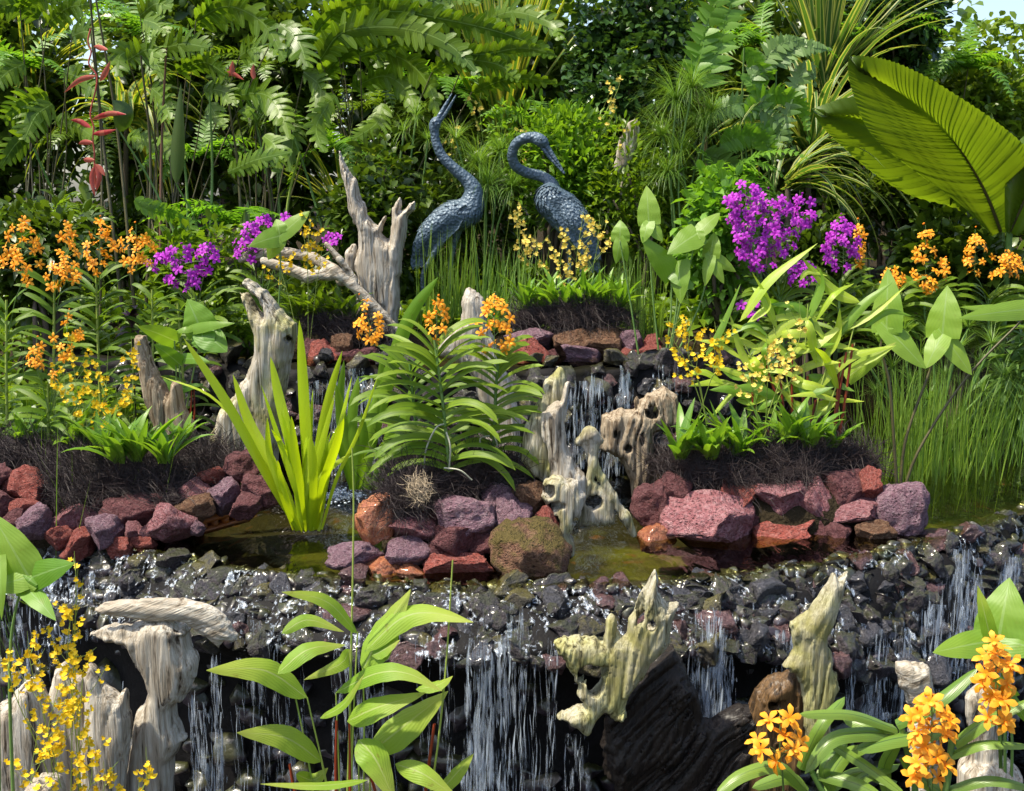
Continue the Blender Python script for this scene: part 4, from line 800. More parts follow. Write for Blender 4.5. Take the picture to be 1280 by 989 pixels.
def spike(root, base, cx, cy, rx, ry, n, Y, fl, size, thick=.0022, lean=0.0, name='flower_spike', stem='stem', buds=3, sub=False, dd=.035, minsep=.5):
    """a stalk that carries single flowers; the cluster is an upright oval round (cx, cy)"""
    top = at(cx + lean*rx, cy - ry*1.12, Y); bot = at(cx - lean*rx*.5, cy + ry*.9, Y); base = np.asarray(base)
    C = spline([base, base*.45 + bot*.55 + [0, 0, .02], bot, at(cx, cy, Y), top], 22); acc = Acc(); acc.add(tube(C, np.linspace(thick, thick*.5, 22), 5)); axis = C[11:]
    n = int(n*1.35); pos = []
    for tr in range(n*40):
        if len(pos) >= n: break
        a, r = U(0, 6.28), math.sqrt(U(0, 1)); sh = 1 - .35*max(0, math.sin(a))
        p = at(cx + rx*r*math.cos(a)*sh, cy - ry*r*math.sin(a), Y + U(-dd, dd))
        if all(np.linalg.norm(p - q) > size*minsep for q in pos): pos.append(p)
    M = []
    for p in pos:
        j = np.linalg.norm(axis - p + [0, 0, .02], axis=1).argmin(); q = axis[j]; rad = p - q; n_ = nrm(nrm(CAM - p)*.75 + nrm(rad + 1e-5)*.7 + rng.normal(size=3)*.3 + [0, 0, .1])
        acc.add(tube(spline([q, (p + q)/2 + [0, 0, .006], p - n_*.003], 4), thick*.4, 4)); M.append((p, n_))
    st = acc.build(name, G[stem], root)
    for p, n_ in M: inst('flower', FL[fl], look_frame(p, n_, size*U(.8, 1.15), U(-.5, .5)), st)
    for k in range(buds):
        t = .82 + .18*(k + 1)/buds; p = C[min(21, int(t*21))] + rng.normal(size=3)*size*.15; inst('bud', BUD[fl], look_frame(p, nrm(rng.normal(size=3)), size*U(.18, .3)), st)
    return st
def leaves(root, L, mat, name='leaf'):
    for r in L: V, Fc, uv = r; mk(name, V, Fc, G[mat], root, uv)
# ------------------------------------------------------------------ two-ranked orchids
def vanda(root, base, top, Y, n, Lpx, wpx, mat, rz=0.0, spread=1.0, droop=1.5, stem='stem', up0=.5):
    C = pxc([base, ((base[0]+top[0])/2 + U(-3, 3), (base[1]+top[1])/2), top], Y, 16); acc = Acc(); acc.add(tube(C, np.linspace(.007, .005, 16), 6)); acc.build('stem', G[stem], root)
    n = int(n*1.35)
    for k in range(n):
        t = (k + .5)/n; p = C[0] + (C[-1] - C[0])*t; i = min(15, int(t*15)); p = C[i]; s = -1 if k % 2 else 1; a = rz + U(-.6, .6)
        d = nrm([s*math.cos(a)*spread, -math.sin(a)*s + U(-.35, .1), up0 + .9*t**2 + U(-.1, .1)]); L = Lpx*mpp(Y)*(1.0 - .35*t**3)*U(.82, 1.12)
        V, Fc, uv = blade(p, d, L, wpx*mpp(Y)*U(.8, 1.15), droop*U(.5, 1.15)*(1.0 - .4*t), 'strap', 10, 3, .35, -s*U(.2, .9)); mk('leaf', V, Fc, G[mat], root, uv)
def roots(root, pts, Y):
    acc = Acc()
    for p in pts: acc.add(tube(pxc(p, Y, 12), .003, 5))
    acc.build('aerial_roots', G['root'], root)
Yc = 3.78
V1 = thing('strap_leaf_orchid', 'tallest strap-leaved orchid on the centre rock island with orange flowers', 'orchid', at(562, 590, Yc))
vanda(V1, (562, 588), (543, 425), Yc, 28, 108, 10.5, 'vanda', .1); roots(V1, [[(556, 530), (545, 535, -.03), (533, 560, -.02), (530, 585)], [(558, 540, -.02), (563, 560, -.03), (561, 590)], [(555, 585, -.04), (575, 588, -.05), (590, 600, -.04)]], Yc)
spike(V1, at(548, 470, Yc), 546, 399, 13, 26, 9, Yc - .03, 'orange', .048)
spike(V1, at(540, 470, Yc), 461, 403, 17, 30, 12, Yc - .02, 'orange', .042, lean=-.6)
V2 = thing('strap_leaf_orchid', 'shorter strap-leaved orchid with a dense orange flower head on the centre island', 'orchid', at(620, 565, Yc + .1))
vanda(V2, (617, 565), (623, 440), Yc + .1, 22, 82, 9.5, 'vanda', -.1); spike(V2, at(622, 480, Yc + .1), 618, 408, 24, 36, 17, Yc + .06, 'orange', .048, buds=5); roots(V2, [[(612, 545), (600, 550, -.03), (608, 575)], [(618, 545, -.02), (622, 560, -.03), (618, 580)]], Yc + .1)
V3 = thing('strap_leaf_orchid', 'leafy flowerless strap orchid at the back of the centre island', 'orchid', at(525, 590, Yc + .22))
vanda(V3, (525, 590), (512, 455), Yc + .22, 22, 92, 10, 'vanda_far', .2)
LB = 'strap-leaved orchids on the left bank'
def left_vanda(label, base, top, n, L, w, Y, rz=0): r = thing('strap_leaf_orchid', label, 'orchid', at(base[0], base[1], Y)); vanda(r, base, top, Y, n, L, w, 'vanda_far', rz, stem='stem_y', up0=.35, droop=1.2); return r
a1 = left_vanda('feathery strap orchid with crowded orange blooms left of the purple orchids', (128, 560), (120, 340), 34, 66, 6.5, 4.85)
for c in ((125, 308, 20, 34, 15), (170, 312, 24, 28, 16)): spike(a1, at(124, 380, 4.85), *c, 4.8, 'orange', .05)
a2 = left_vanda('feathery strap orchid with drooping orange blooms on the left bank', (70, 560), (68, 350), 30, 66, 6.5, 4.7)
for c in ((82, 318, 20, 38, 15), (66, 345, 12, 16, 5)): spike(a2, at(70, 390, 4.7), *c, 4.66, 'orange', .05)
a3 = left_vanda('feathery strap orchid carrying the outermost orange bloom on the left bank', (10, 570), (8, 375), 30, 60, 6.5, 4.55); spike(a3, at(10, 420, 4.55), 27, 316, 25, 40, 19, 4.5, 'orange', .05)
a4 = left_vanda('low feathery strap orchid under the left purple flowers', (192, 560), (190, 362), 26, 52, 6, 4.9)
a5 = left_vanda('small strap orchid with orange blooms above the left mulch', (62, 570), (60, 480), 12, 60, 9, 4.25)
for c in ((84, 420, 18, 30, 11), (46, 443, 14, 20, 7), (68, 468, 6, 6, 2)): spike(a5, at(62, 520, 4.25), *c, 4.22, 'orange', .04)
a6 = left_vanda('flowerless feathery strap orchid beside the dark purple plant', (230, 560), (222, 380), 20, 52, 6, 5.0)
pl = thing('strap_leaf_orchid', 'strap orchid with magenta purple sprays above the left bank', 'orchid', gp(245, 420, 5.2)); vanda(pl, (250, 440), (245, 370), 5.2, 14, 70, 7, 'vanda_far')
for c in ((228, 332, 36, 24, 20), (258, 318, 14, 16, 6), (240, 355, 10, 16, 5), (197, 328, 12, 8, 3)): spike(pl, at(245, 400, 5.2), *c, 5.15, 'purple', .054)
pl2 = thing('strap_leaf_orchid', 'strap orchid with magenta purple sprays behind the lying branch', 'orchid', gp(330, 400, 5.5)); vanda(pl2, (330, 430), (326, 355), 5.5, 14, 66, 7, 'vanda_far')
for c in ((312, 302, 24, 24, 15), (330, 283, 12, 16, 6), (360, 283, 14, 14, 6), (418, 300, 12, 12, 5)): spike(pl2, at(328, 380, 5.5), *c, 5.48, 'purple', .054)
pr = thing('strap_leaf_orchid', 'large strap orchid with masses of magenta purple flowers', 'orchid', gp(975, 400, 5.2)); vanda(pr, (980, 440), (972, 345), 5.2, 20, 72, 8, 'vanda_far')
for c in ((962, 282, 44, 40, 52), (932, 252, 26, 24, 16), (1000, 265, 20, 24, 15), (950, 318, 30, 20, 18), (912, 266, 12, 14, 5), (1002, 342, 22, 14, 10), (943, 383, 18, 12, 9)): spike(pr, at(975, 380, 5.2), *c, 5.14, 'purple', .054, dd=.06, minsep=.42)
pr2 = thing('strap_leaf_orchid', 'strap orchid with one rounded magenta flower head', 'orchid', gp(1050, 400, 5.25)); vanda(pr2, (1048, 440), (1050, 350), 5.25, 16, 66, 8, 'vanda_far'); spike(pr2, at(1049, 380, 5.25), 1054, 306, 24, 33, 27, 5.2, 'purple', .054, minsep=.42)
for lab, b, t, cl in (('strap orchid with a tall upright orange spray right of the magenta heads', (1160, 420), (1156, 365), ((1157, 326, 19, 40, 18), (1183, 335, 8, 12, 4))), ('strap orchid with two orange sprays under the giant pleated leaf', (1235, 420), (1235, 370), ((1219, 318, 16, 28, 13), (1256, 332, 25, 18, 15))), ('low strap orchid with a small round orange head', (1115, 420), (1115, 372), ((1114, 348, 18, 12, 9),)), ('orange orchid peeping out behind the rounded magenta head', (1085, 420), (1080, 370), ((1074, 305, 8, 28, 8),))):
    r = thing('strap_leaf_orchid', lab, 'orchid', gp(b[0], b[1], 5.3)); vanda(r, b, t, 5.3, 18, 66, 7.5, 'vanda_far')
    for c in cl: spike(r, at(t[0], t[1] + 15, 5.3), *c, 5.26, 'orange', .052)
# nearest orchids, lower right
Yn = 2.55
v = thing('strap_leaf_orchid', 'big near strap orchid with three orange flower spikes before the cascade', 'orchid', gp(1150, 1000, Yn))
acc = Acc(); acc.add(tube(spline([gp(1150, 1000, Yn), at(1145, 1000, Yn), at(1125, 905, Yn)], 8), .008, 6)); acc.add(tube(spline([gp(1150, 1000, Yn), at(1180, 1000, Yn), at(1190, 925, Yn)], 8), .008, 6)); acc.add(tube(spline([gp(1150, 1000, Yn), at(1040, 1010, Yn), at(1015, 965, Yn)], 8), .008, 6)); acc.build('stem', G['stem'], v)
for q, w in (([(1122, 912), (1065, 893, -.05), (998, 893, -.1)], 16), ([(1000, 962), (1025, 909, -.04), (1056, 871, .02)], 17), ([(1010, 990), (974, 958, -.05), (927, 968, -.08), (893, 996, -.1)], 20), ([(1120, 920), (1085, 916, -.04), (1038, 925, -.08), (1006, 968, -.1)], 21), ([(1036, 928), (1085, 959, -.04), (1133, 995, -.08)], 14), ([(1180, 915), (1119, 923, -.03), (1070, 937, -.06)], 24), ([(1120, 906), (1172, 876, -.04), (1222, 835, -.02)], 20), ([(1185, 945), (1230, 929, -.04), (1290, 932, -.06)], 18), ([(1192, 930), (1230, 902, -.03), (1290, 873, -.05)], 21), ([(1020, 968), (1065, 978, -.05), (1102, 995, -.08)], 18), ([(1185, 988), (1236, 975, -.03), (1290, 985, -.06)], 16), ([(1119, 910), (1088, 904), (1053, 898, .03)], 22), ([(1080, 935), (1055, 945, .04), (1030, 985, .04)], 20), ([(1120, 930), (1105, 960, .03), (1110, 1000, .02)], 18), ([(1010, 990), (985, 972), (940, 985, -.02)], 18), ([(1130, 945), (1150, 970), (1190, 1000)], 20), ([(1060, 985), (1085, 968, .02), (1125, 955, .04)], 18), ([(1040, 990), (1030, 960, -.02), (1060, 925, .02)], 16), ([(1120, 980), (1070, 965, .05), (1020, 1000, .05)], 18)):
    V, Fc, uv = blade_px(q, w, Yn, 'strap', None, .4, 14, 5); mk('leaf', V, Fc, G['vanda_near'], v, uv)
for c, b in (((975, 922, 30, 32, 8), (980, 1000)), ((1165, 905, 30, 34, 11), (1165, 1000)), ((1160, 958, 24, 26, 7), (1164, 1010)), ((1245, 835, 22, 36, 10), (1250, 960)), ((1250, 885, 24, 22, 5), (1252, 960))): spike(v, at(*b, Yn), *c, Yn - .12, 'orange', .063, .0028, buds=4, dd=.025, minsep=.55)

# ------------------------------------------------------------------ dancing-lady orchids with sprays of little yellow flowers
def onc(label, base, sprays, Y, fl, size, leaf=None, stem='stem_y'):
    r = thing('spray_orchid', label, 'orchid', base); 
    for (cx, cy, rx, ry, n) in sprays:
        n = int(n*1.5)
        base2 = np.asarray(base) + [U(-.03, .03), U(-.03, .03), 0]; top = at(cx + U(-.4, .4)*rx, cy - ry, Y); mid = at(cx, cy + ry*.9, Y); C = spline([base2, base2*.4 + mid*.6 + [0, 0, .03], mid, top], 24); acc = Acc(); acc.add(tube(C, np.linspace(.0022, .0008, 24), 4)); M = []
        nb = max(4, n//5)
        for b in range(nb):
            t = .45 + .5*b/nb; p0 = C[int(t*23)]; a = U(0, 6.28); e = at(cx + rx*math.cos(a)*U(.5, 1), cy - ry*(2*(t - .45)/.5 - 1)*.9 - U(0, .25)*ry, Y + U(-.05, .05)); B = spline([p0, (p0 + e)/2 + [0, 0, -.008], e], 8); acc.add(tube(B, np.linspace(.0011, .0005, 8), 4))
            for k in range(max(2, int(round(n/nb)))): p = B[int(U(2, 7.99))] + rng.normal(size=3)*[.007, .006, .007]; M.append(p)
        st = acc.build('flower_spray', G[stem], r)
        for p in M[:n + 4]: inst('flower', FL[fl], look_frame(p, nrm(CAM - p) + rng.normal(size=3)*.45, size*U(.7, 1.25), U(-.8, .8)), st)
    if leaf:
        for k in range(leaf[0]):
            a = U(0, 6.28); V, Fc, uv = blade(np.asarray(base) + [0, 0, -.005], [math.cos(a)*.7, math.sin(a)*.7, 1], leaf[1]*U(.7, 1.2), leaf[2], U(.5, 1.4), 'lance', 9, 3, .3); mk('leaf', V, Fc, G['seed'], r, uv)
    return r
onc('airy spray of small yellow orchids before the left driftwood', gp(90, 1000, 2.72), [(85, 775, 34, 30, 26), (40, 815, 34, 26, 22), (95, 825, 42, 26, 32), (60, 890, 46, 34, 44), (100, 870, 30, 30, 20), (40, 950, 40, 30, 26), (115, 940, 40, 30, 28), (180, 960, 12, 26, 10), (130, 970, 30, 18, 14), (95, 715, 10, 26, 5), (15, 830, 16, 30, 10)], 2.68, 'yellow', .0195)
onc('yellow spray orchid rising from the left island mulch', at(110, 565, 4.2), [(95, 450, 34, 34, 34), (130, 480, 34, 40, 34), (85, 490, 26, 30, 18), (165, 460, 14, 40, 22), (150, 500, 22, 26, 16), (110, 520, 30, 20, 12)], 4.18, 'yellow', .02)
onc('pale yellow spray orchid in front of the curled crane', gp(725, 380, 5.55), [(720, 300, 30, 36, 42), (745, 290, 26, 30, 34), (700, 315, 22, 26, 24), (650, 280, 14, 32, 26), (675, 305, 20, 22, 14)], 5.55, 'pale', .025)
onc('yellow spray orchid hanging over the lying driftwood branch', gp(385, 390, 5.3), [(385, 290, 22, 26, 30), (350, 325, 20, 10, 16), (400, 310, 18, 20, 14)], 5.3, 'yellow', .022)
onc('yellow spray orchid leaning out over the small fall', at(880, 530, 4.25), [(860, 420, 30, 24, 22), (900, 430, 34, 28, 26), (840, 405, 22, 18, 10), (870, 455, 30, 14, 10)], 4.2, 'yellow', .022)
onc('pale yellow spray orchid among the bright leaves of the right island', at(960, 545, 4.2), [(960, 440, 34, 22, 24), (1000, 400, 24, 24, 8), (990, 455, 30, 18, 14), (940, 470, 26, 16, 10)], 4.14, 'pale', .022)
onc('pale yellow wild orchid flowering among the shrubs behind the cranes', gp(620, 300, 6.7), [(565, 165, 14, 14, 10), (600, 130, 18, 14, 10), (655, 165, 14, 10, 10), (770, 105, 12, 14, 10), (765, 135, 10, 14, 8), (560, 195, 10, 12, 8), (785, 165, 12, 12, 8)], 6.6, 'pale', .024)

# ------------------------------------------------------------------ leafy rosettes (young orchids) on the mulch
def rosette(label, px, py, Y, n, Lpx, wpx, mat='seed', kind='lance', droop=(.2, 1.1), el=(.9, 2.8), group=None):
    r = thing('young_orchid', label, 'orchid', at(px, py, Y), group); n = int(n*1.6)
    for k in range(n):
        a = U(0, 6.28); V, Fc, uv = blade(at(px + U(-7, 7), py, Y), [math.cos(a), math.sin(a)*.8 - .2, U(*el)], Lpx*1.15*mpp(Y)*U(.6, 1.15), wpx*mpp(Y)*U(.8, 1.2), U(*droop), kind, 9, 3, .4, U(-.2, .2)); mk('leaf', V, Fc, G[mat], r, uv)
for px, py, n, L, lab in ((150, 580, 11, 60, 'young orchid rosette under the yellow sprays of the left island'), (172, 578, 10, 70, 'tallest young orchid rosette in the left island mulch'), (130, 572, 9, 55, 'pale young orchid rosette behind the tallest one on the left island'), (205, 580, 10, 56, 'young orchid rosette before the brown split stump'), (95, 562, 9, 62, 'arching young orchid rosette under the small orange orchid'), (30, 560, 9, 50, 'young orchid rosette at the outer end of the left island'), (225, 560, 7, 40, 'small young orchid rosette against the brown split stump')): rosette(lab, px, py, 4.02 + (580 - py)*.012, n, L, 11)
for px, py, n, L, dy, lab in ((850, 575, 10, 66, 0, 'broad young orchid rosette next to the gnarled root'), (890, 575, 12, 60, 0, 'dense young orchid rosette at the front of the right island mulch'), (925, 572, 12, 60, .05, 'second dense young orchid rosette from the gnarled root'), (985, 555, 10, 60, .05, 'young orchid rosette below the glowing lance leaves'), (1010, 560, 10, 54, .05, 'young orchid rosette beside the red stems'), (960, 565, 9, 56, .1, 'young orchid rosette in the middle of the right island'), (1040, 560, 7, 40, .1, 'smallest young orchid rosette behind the red stems'), (905, 560, 9, 60, .15, 'young orchid rosette at the back of the right island')): rosette(lab, px, py, 4.12 + dy, n, L, 11)
for px, n, L in ((680, 10, 44), (705, 12, 50), (730, 12, 50), (752, 12, 46), (775, 10, 44), (695, 9, 40), (660, 8, 50)): rosette('young bright orchid rosette on the upper rock pile', px, 388, 5.34, n, L, 8.5, group='young orchids on the upper pile')
for px, n, L in ((375, 10, 46), (400, 12, 50), (425, 11, 44), (440, 8, 36), (385, 9, 46)): rosette('young orchid rosette behind the forked driftwood stump', px, 402, 5.4, n, L, 9, 'mid', group='young orchids behind the stump')
dp = thing('dark_leaf_plant', 'small plant with dark purple leaves on the left bank', 'plant', gp(165, 440, 4.9))
acc = Acc(); acc.add(tube(spline([gp(165, 440, 4.9), at(166, 440, 4.9), at(166, 385, 4.9)], 6), .004, 5)); acc.build('stem', G['dark_purple'], dp)
for k in range(14): leaves(dp, [blade(at(166, U(380, 430), 4.9), [U(-1, 1), U(-1, .3), U(0, 1)], .09*U(.7, 1.2), .035, 1, 'lance', 6)], 'dark_purple')

# ------------------------------------------------------------------ bright sword-leaved plants in the pool
b = thing('iris_plant', 'bright yellow-green sword-leaved plant standing in the pool', 'plant', onz(382, 660, -.1))
Yi = 3.98
for q, w in (([(374, 662), (338, 600, -.02), (282, 500, -.05), (229, 422, -.08)], 25), ([(374, 662), (345, 590), (312, 530, .03), (291, 468, .05)], 25), ([(380, 662), (366, 570), (349, 500, .04), (338, 446, .06)], 25), ([(388, 662), (382, 560, .02), (377, 470, .02), (374, 400, 0)], 32), ([(391, 662), (397, 570), (410, 500, -.03), (428, 438, -.06)], 20), ([(396, 662), (405, 605, -.04), (420, 560, -.06), (430, 522, -.08)], 26), ([(368, 662), (352, 615, -.05), (337, 565, -.05), (334, 522, -.06)], 16), ([(384, 664), (377, 610, -.05), (369, 560, -.06), (364, 520, -.06)], 22), ([(402, 662), (420, 600, -.03), (448, 540, -.05), (474, 465, -.08)], 9), ([(398, 664), (412, 580, .04), (425, 530, .06), (440, 470, .08)], 14), ([(390, 664), (392, 610, -.06), (391, 575, -.07), (388, 545, -.07)], 20), ([(378, 664), (362, 630, -.05), (352, 600, -.05), (347, 575, -.06)], 16), ([(370, 664), (330, 580, .06), (270, 500, .08), (200, 470, .1)], 8)):
    V, Fc, uv = blade_px(q, w*.62, Yi, 'iris', None, .22, 18, 5); mk('leaf', V, Fc, G['iris'], b, uv)
for k in range(15):
    x = U(372, 398); e = x + U(-70, 60); V, Fc, uv = blade_px([(x, 663), (x*.6 + e*.4, U(590, 610), U(-.05, .05)), (e, U(480, 570), U(-.08, .08))], U(8, 13), Yi, 'iris', None, .22, 14, 3); mk('leaf', V, Fc, G['iris'], b, uv)
b = thing('iris_plant', 'darker green sword-leaved clump between the pool iris and centre orchids', 'plant', onz(455, 612, -.1))
for q, w in (([(450, 612), (478, 500), (510, 400, -.05), (548, 346, -.1)], 26), ([(445, 612), (430, 540), (420, 480, -.03)], 20), ([(452, 612), (440, 530), (448, 470)], 20), ([(458, 612), (462, 540), (470, 490)], 20), ([(465, 612), (485, 550), (500, 500)], 18), ([(470, 612), (495, 570), (505, 590, -.05)], 18), ([(440, 612), (425, 560, -.04), (415, 540, -.06)], 14), ([(462, 612), (480, 580, -.04), (487, 540, -.06)], 20), ([(448, 612), (455, 560, -.05), (452, 515, -.06)], 18), ([(470, 612), (500, 540, .05), (520, 470, .08)], 20), ([(455, 612), (472, 520, .05), (478, 440, .06)], 18), ([(440, 612), (425, 520, .05), (430, 450, .06)], 16)):
    V, Fc, uv = blade_px(q, w*.75, 4.35, 'iris', U(-.4, .4), .2, 14, 5); mk('leaf', V, Fc, G['strap'], b, uv)

# ------------------------------------------------------------------ lance-leaved plants on red stems
def thalia(label, base, L, stems, Y, mats, reds=(), name='lance_leaf_plant', sr=.0035, wf=.88):
    r = thing(name, label, 'plant', base)
    for j, (q, w) in enumerate(L):
        V, Fc, uv = blade_px(q, w*wf, Y, 'lance', None, U(.1, .3), 16, 5, wave=.06); mk('leaf', V, Fc, G[mats[j % len(mats)]], r, uv)
    for s in stems: A_ = Acc(); A_.add(tube(pxc(s, Y, 14), np.linspace(sr, sr*.6, 14), 6)); A_.build('stem', G['stem_y'], r)
    for s in reds: A_ = Acc(); A_.add(tube(pxc(s, Y, 10), np.linspace(sr*1.7, sr*1.1, 10), 6)); A_.build('red_stem', G['stem_red'], r)
    return r
Yt = 2.75
thalia('lance-leaved plant with red stems in front of the cascade', gp(430, 1000, Yt), [([(447, 792), (408, 752, -.05), (352, 740, -.1)], 24), ([(347, 842, -.08), (385, 812, -.05), (432, 806)], 30), ([(384, 872), (330, 838, -.05), (258, 838, -.1)], 40), ([(402, 952), (356, 922, -.05), (296, 916, -.1)], 38), ([(453, 838), (478, 790, .03), (513, 737, .06)], 56), ([(456, 815), (500, 774, .02), (540, 766, 0), (592, 778, -.06)], 40), ([(420, 866), (470, 842, -.05), (510, 842, -.07), (553, 864, -.1)], 32), ([(434, 902, -.04), (470, 885, -.06), (532, 866, -.06)], 40), ([(462, 942), (508, 905, .02), (560, 864, .05)], 52), ([(448, 925, -.06), (470, 950, -.1), (494, 1002, -.14)], 48), ([(494, 955, -.04), (530, 968, -.08), (572, 998, -.1)], 32), ([(460, 975, -.05), (400, 982, -.08), (325, 980, -.1)], 17), ([(545, 995), (572, 965), (592, 942)], 26), ([(400, 898, -.06), (430, 880, -.08), (456, 842, -.1)], 15), ([(520, 862, -.02), (548, 856, -.02), (566, 845)], 20), ([(437, 812), (425, 830, .03), (380, 850, .05)], 22), ([(465, 820), (480, 812), (500, 800)], 24), ([(370, 968, -.04), (392, 975), (410, 960)], 22), ([(352, 792), (385, 775, .03), (430, 790, .03)], 20), ([(470, 975, .02), (470, 950), (478, 925)], 16)],
  [[(440, 1120), (440, 950), (447, 790)], [(450, 1120), (455, 960), (454, 835)], [(430, 1120), (425, 1000), (420, 866)], [(425, 1120), (412, 1000), (384, 872)], [(420, 1120), (412, 1010), (402, 952)], [(445, 1120), (440, 1000), (437, 812)], [(510, 1120), (540, 980), (556, 850), (566, 700)], [(440, 1120), (448, 1020), (448, 925)], [(455, 1120), (462, 1000), (462, 942)], [(400, 1120), (390, 980), (365, 850)], [(430, 1120), (437, 900), (442, 650), (440, 560)]], Yt, ['thalia'], [[(440, 1120), (438, 1000), (437, 900)], [(520, 1120), (532, 990), (543, 905)], [(450, 1120), (470, 1010), (460, 960)], [(415, 1120), (372, 1000), (362, 955)], [(425, 1120), (420, 980), (421, 900)]])
L = [([(925, 402), (962, 350), (1022, 304)], 26), ([(1075, 378), (1040, 362), (1002, 322)], 26), ([(882, 446), (902, 410), (926, 354)], 16), ([(965, 472), (932, 448), (912, 392)], 24), ([(1000, 462), (962, 425), (902, 400)], 20), ([(1050, 418), (1078, 382), (1116, 352)], 22), ([(1060, 412), (1096, 388), (1132, 358)], 18), ([(1015, 492), (1060, 448), (1120, 432)], 24), ([(1000, 470), (1010, 490, -.04), (1042, 484, -.06)], 24), ([(1062, 462), (1092, 448), (1120, 432)], 12), ([(940, 445), (985, 405), (1030, 390)], 22), ([(900, 460), (930, 470), (975, 440)], 20), ([(905, 480), (880, 465), (855, 470)], 16), ([(960, 500), (930, 470), (880, 455)], 18), ([(935, 520), (950, 470), (985, 440)], 24), ([(1000, 520), (975, 480), (945, 470)], 22), ([(940, 400), (960, 380), (940, 340)], 18), ([(1020, 420), (1000, 385), (960, 380)], 22), ([(930, 450), (900, 430), (870, 425)], 16), ([(985, 440), (1020, 430), (1060, 400)], 26), ([(1010, 400), (1025, 360), (1025, 335)], 22), ([(985, 500), (1020, 515), (1050, 500)], 22), ([(920, 500), (945, 500), (990, 480)], 20), ([(960, 420), (940, 405), (900, 425)], 18), ([(1030, 450), (1045, 420), (1050, 385)], 24), ([(1000, 350), (1010, 340), (1035, 345)], 12), ([(1080, 410), (1110, 390), (1140, 395)], 14), ([(890, 520), (920, 490), (955, 500)], 16)]
for k in range(30): bx, by, a, ln = U(925, 1050), U(400, 520), U(-.6, 3.7), U(45, 80); L.append(([(bx, by), (bx + ln*.5*math.cos(a), by - ln*.5*math.sin(a) - 5, U(-.06, .06)), (bx + ln*math.cos(a), by - ln*math.sin(a)*.8, U(-.1, .1))], U(14, 24)))
thalia('glowing yellow-green lance-leaved plant with red stems on the right island', at(995, 560, 4.35), L, [[(1000, 560), (985, 480), (965, 400)], [(1005, 560), (1005, 470), (1010, 380)], [(1010, 560), (1030, 470), (1050, 410)], [(990, 560), (960, 490), (930, 430)], [(1015, 560), (1050, 470), (1070, 400)]], 4.35, ['thalia_y', 'thalia_y', 'lime'], [[(1040, 575), (1048, 500), (1058, 440)], [(1043, 575), (1055, 510), (1066, 430)], [(985, 560), (978, 500), (972, 440)], [(992, 560), (990, 500), (990, 440)], [(1000, 560), (965, 480), (955, 440)], [(1010, 560), (1000, 530), (1010, 470)], [(980, 560), (945, 520), (940, 470)], [(1036, 575), (1045, 510), (1050, 450)], [(1005, 565), (1010, 545), (1020, 500)]], sr=.004, wf=.56)

# ------------------------------------------------------------------ arrowhead-leaved plants
def arrow(root, att, tip, lobes, w, Y, mat, lw=None):
    acc = Acc(); t = 16
    a = att if len(att) > 2 else (*att, 0)
    def go(e, ww, kind): e = e if len(e) > 2 else (*e, 0); return blade_px([a, ((a[0]+e[0])/2, (a[1]+e[1])/2 - 1, (a[2]+e[2])/2 - .01), e], ww, Y, kind, U(-.2, .2), .12, 14, 5)
    def pr(e, ww, first):
        e = e if len(e) > 2 else (*e, 0); s = np.array(a) + (np.array(a) - np.array(e))*(.08 if first else .14); n = 14; C = pxc([tuple(s), tuple((np.array(s) + np.array(e))/2 + [0, -1, -.012]), tuple(e)], Y, n); tt = np.linspace(0, 1, n); wid = (np.sin(np.pi*np.clip(tt*.62 + .38, 0, 1))**.9 if first else np.sin(np.pi*np.clip(tt*.8 + .2, 0, 1))**.8) + .01
        return ribbon(C, facing(C, sunny(C, U(.1, .5))), wid*ww*.5*mpp(Y), .12, 5, wave=.05)
    acc.add(pr(tip, w, True))
    for l in lobes: acc.add(pr(l, lw or w*.62, False))
    return acc.build('leaf', G[mat], root)
def stalks(root, L, Y, mat='stem', r=.005):
    for q in L: A_ = Acc(); A_.add(tube(pxc(q, Y, 14), np.linspace(r, r*.6, 14), 6)); A_.build('leaf_stalk', G[mat], root)
r = thing('arrowhead_plant', 'arrowhead-leaved water plant with bare brown stalks right of the right island', 'plant', onz(1125, 605, -.15)); Ya = 4.55
arrow(r, (1178, 418), (1184, 357, .05), [(1157, 461, -.05), (1215, 469, -.05)], 44, Ya, 'arrow'); arrow(r, (1108, 410), (1110, 335, .06), [(1157, 461, -.06), (1112, 432)], 40, Ya, 'arrow', 30); arrow(r, (1290, 386), (1198, 398, -.1), [], 26, Ya, 'arrow'); arrow(r, (1290, 392, .03), (1200, 384, -.05), [], 18, Ya + .1, 'arrow')
arrow(r, (1062, 470), (1120, 428, -.05), [], 22, Ya - .1, 'thalia')
stalks(r, [[(1122, 625), (1118, 560), (1112, 480), (1101, 435), (1108, 412)], [(1124, 625), (1132, 550), (1160, 470), (1178, 420)], [(1126, 625), (1150, 560), (1210, 470), (1290, 388)]], Ya, 'stem_dark', .007)
r = thing('arrowhead_plant', 'tall arrowhead-leaved plant between the crane statue and magenta orchids', 'plant', gp(830, 430, 5.1)); Ya = 5.1
arrow(r, (811, 278), (808, 232, .04), [(828, 302, -.03), (803, 304, -.03)], 30, Ya, 'arrow'); arrow(r, (872, 292), (834, 318, -.05), [(900, 266, .05), (868, 318)], 34, Ya, 'arrow'); arrow(r, (888, 320), (893, 290, .03), [(881, 358, -.03), (905, 355, -.03), (920, 340)], 24, Ya, 'arrow', 16); arrow(r, (840, 342), (802, 296, -.03), [(868, 362, -.05)], 30, Ya, 'lime'); arrow(r, (848, 330), (851, 380, -.05), [], 30, Ya, 'arrow'); arrow(r, (775, 300), (775, 275, .03), [(770, 330), (784, 328)], 24, Ya + .2, 'arrow')
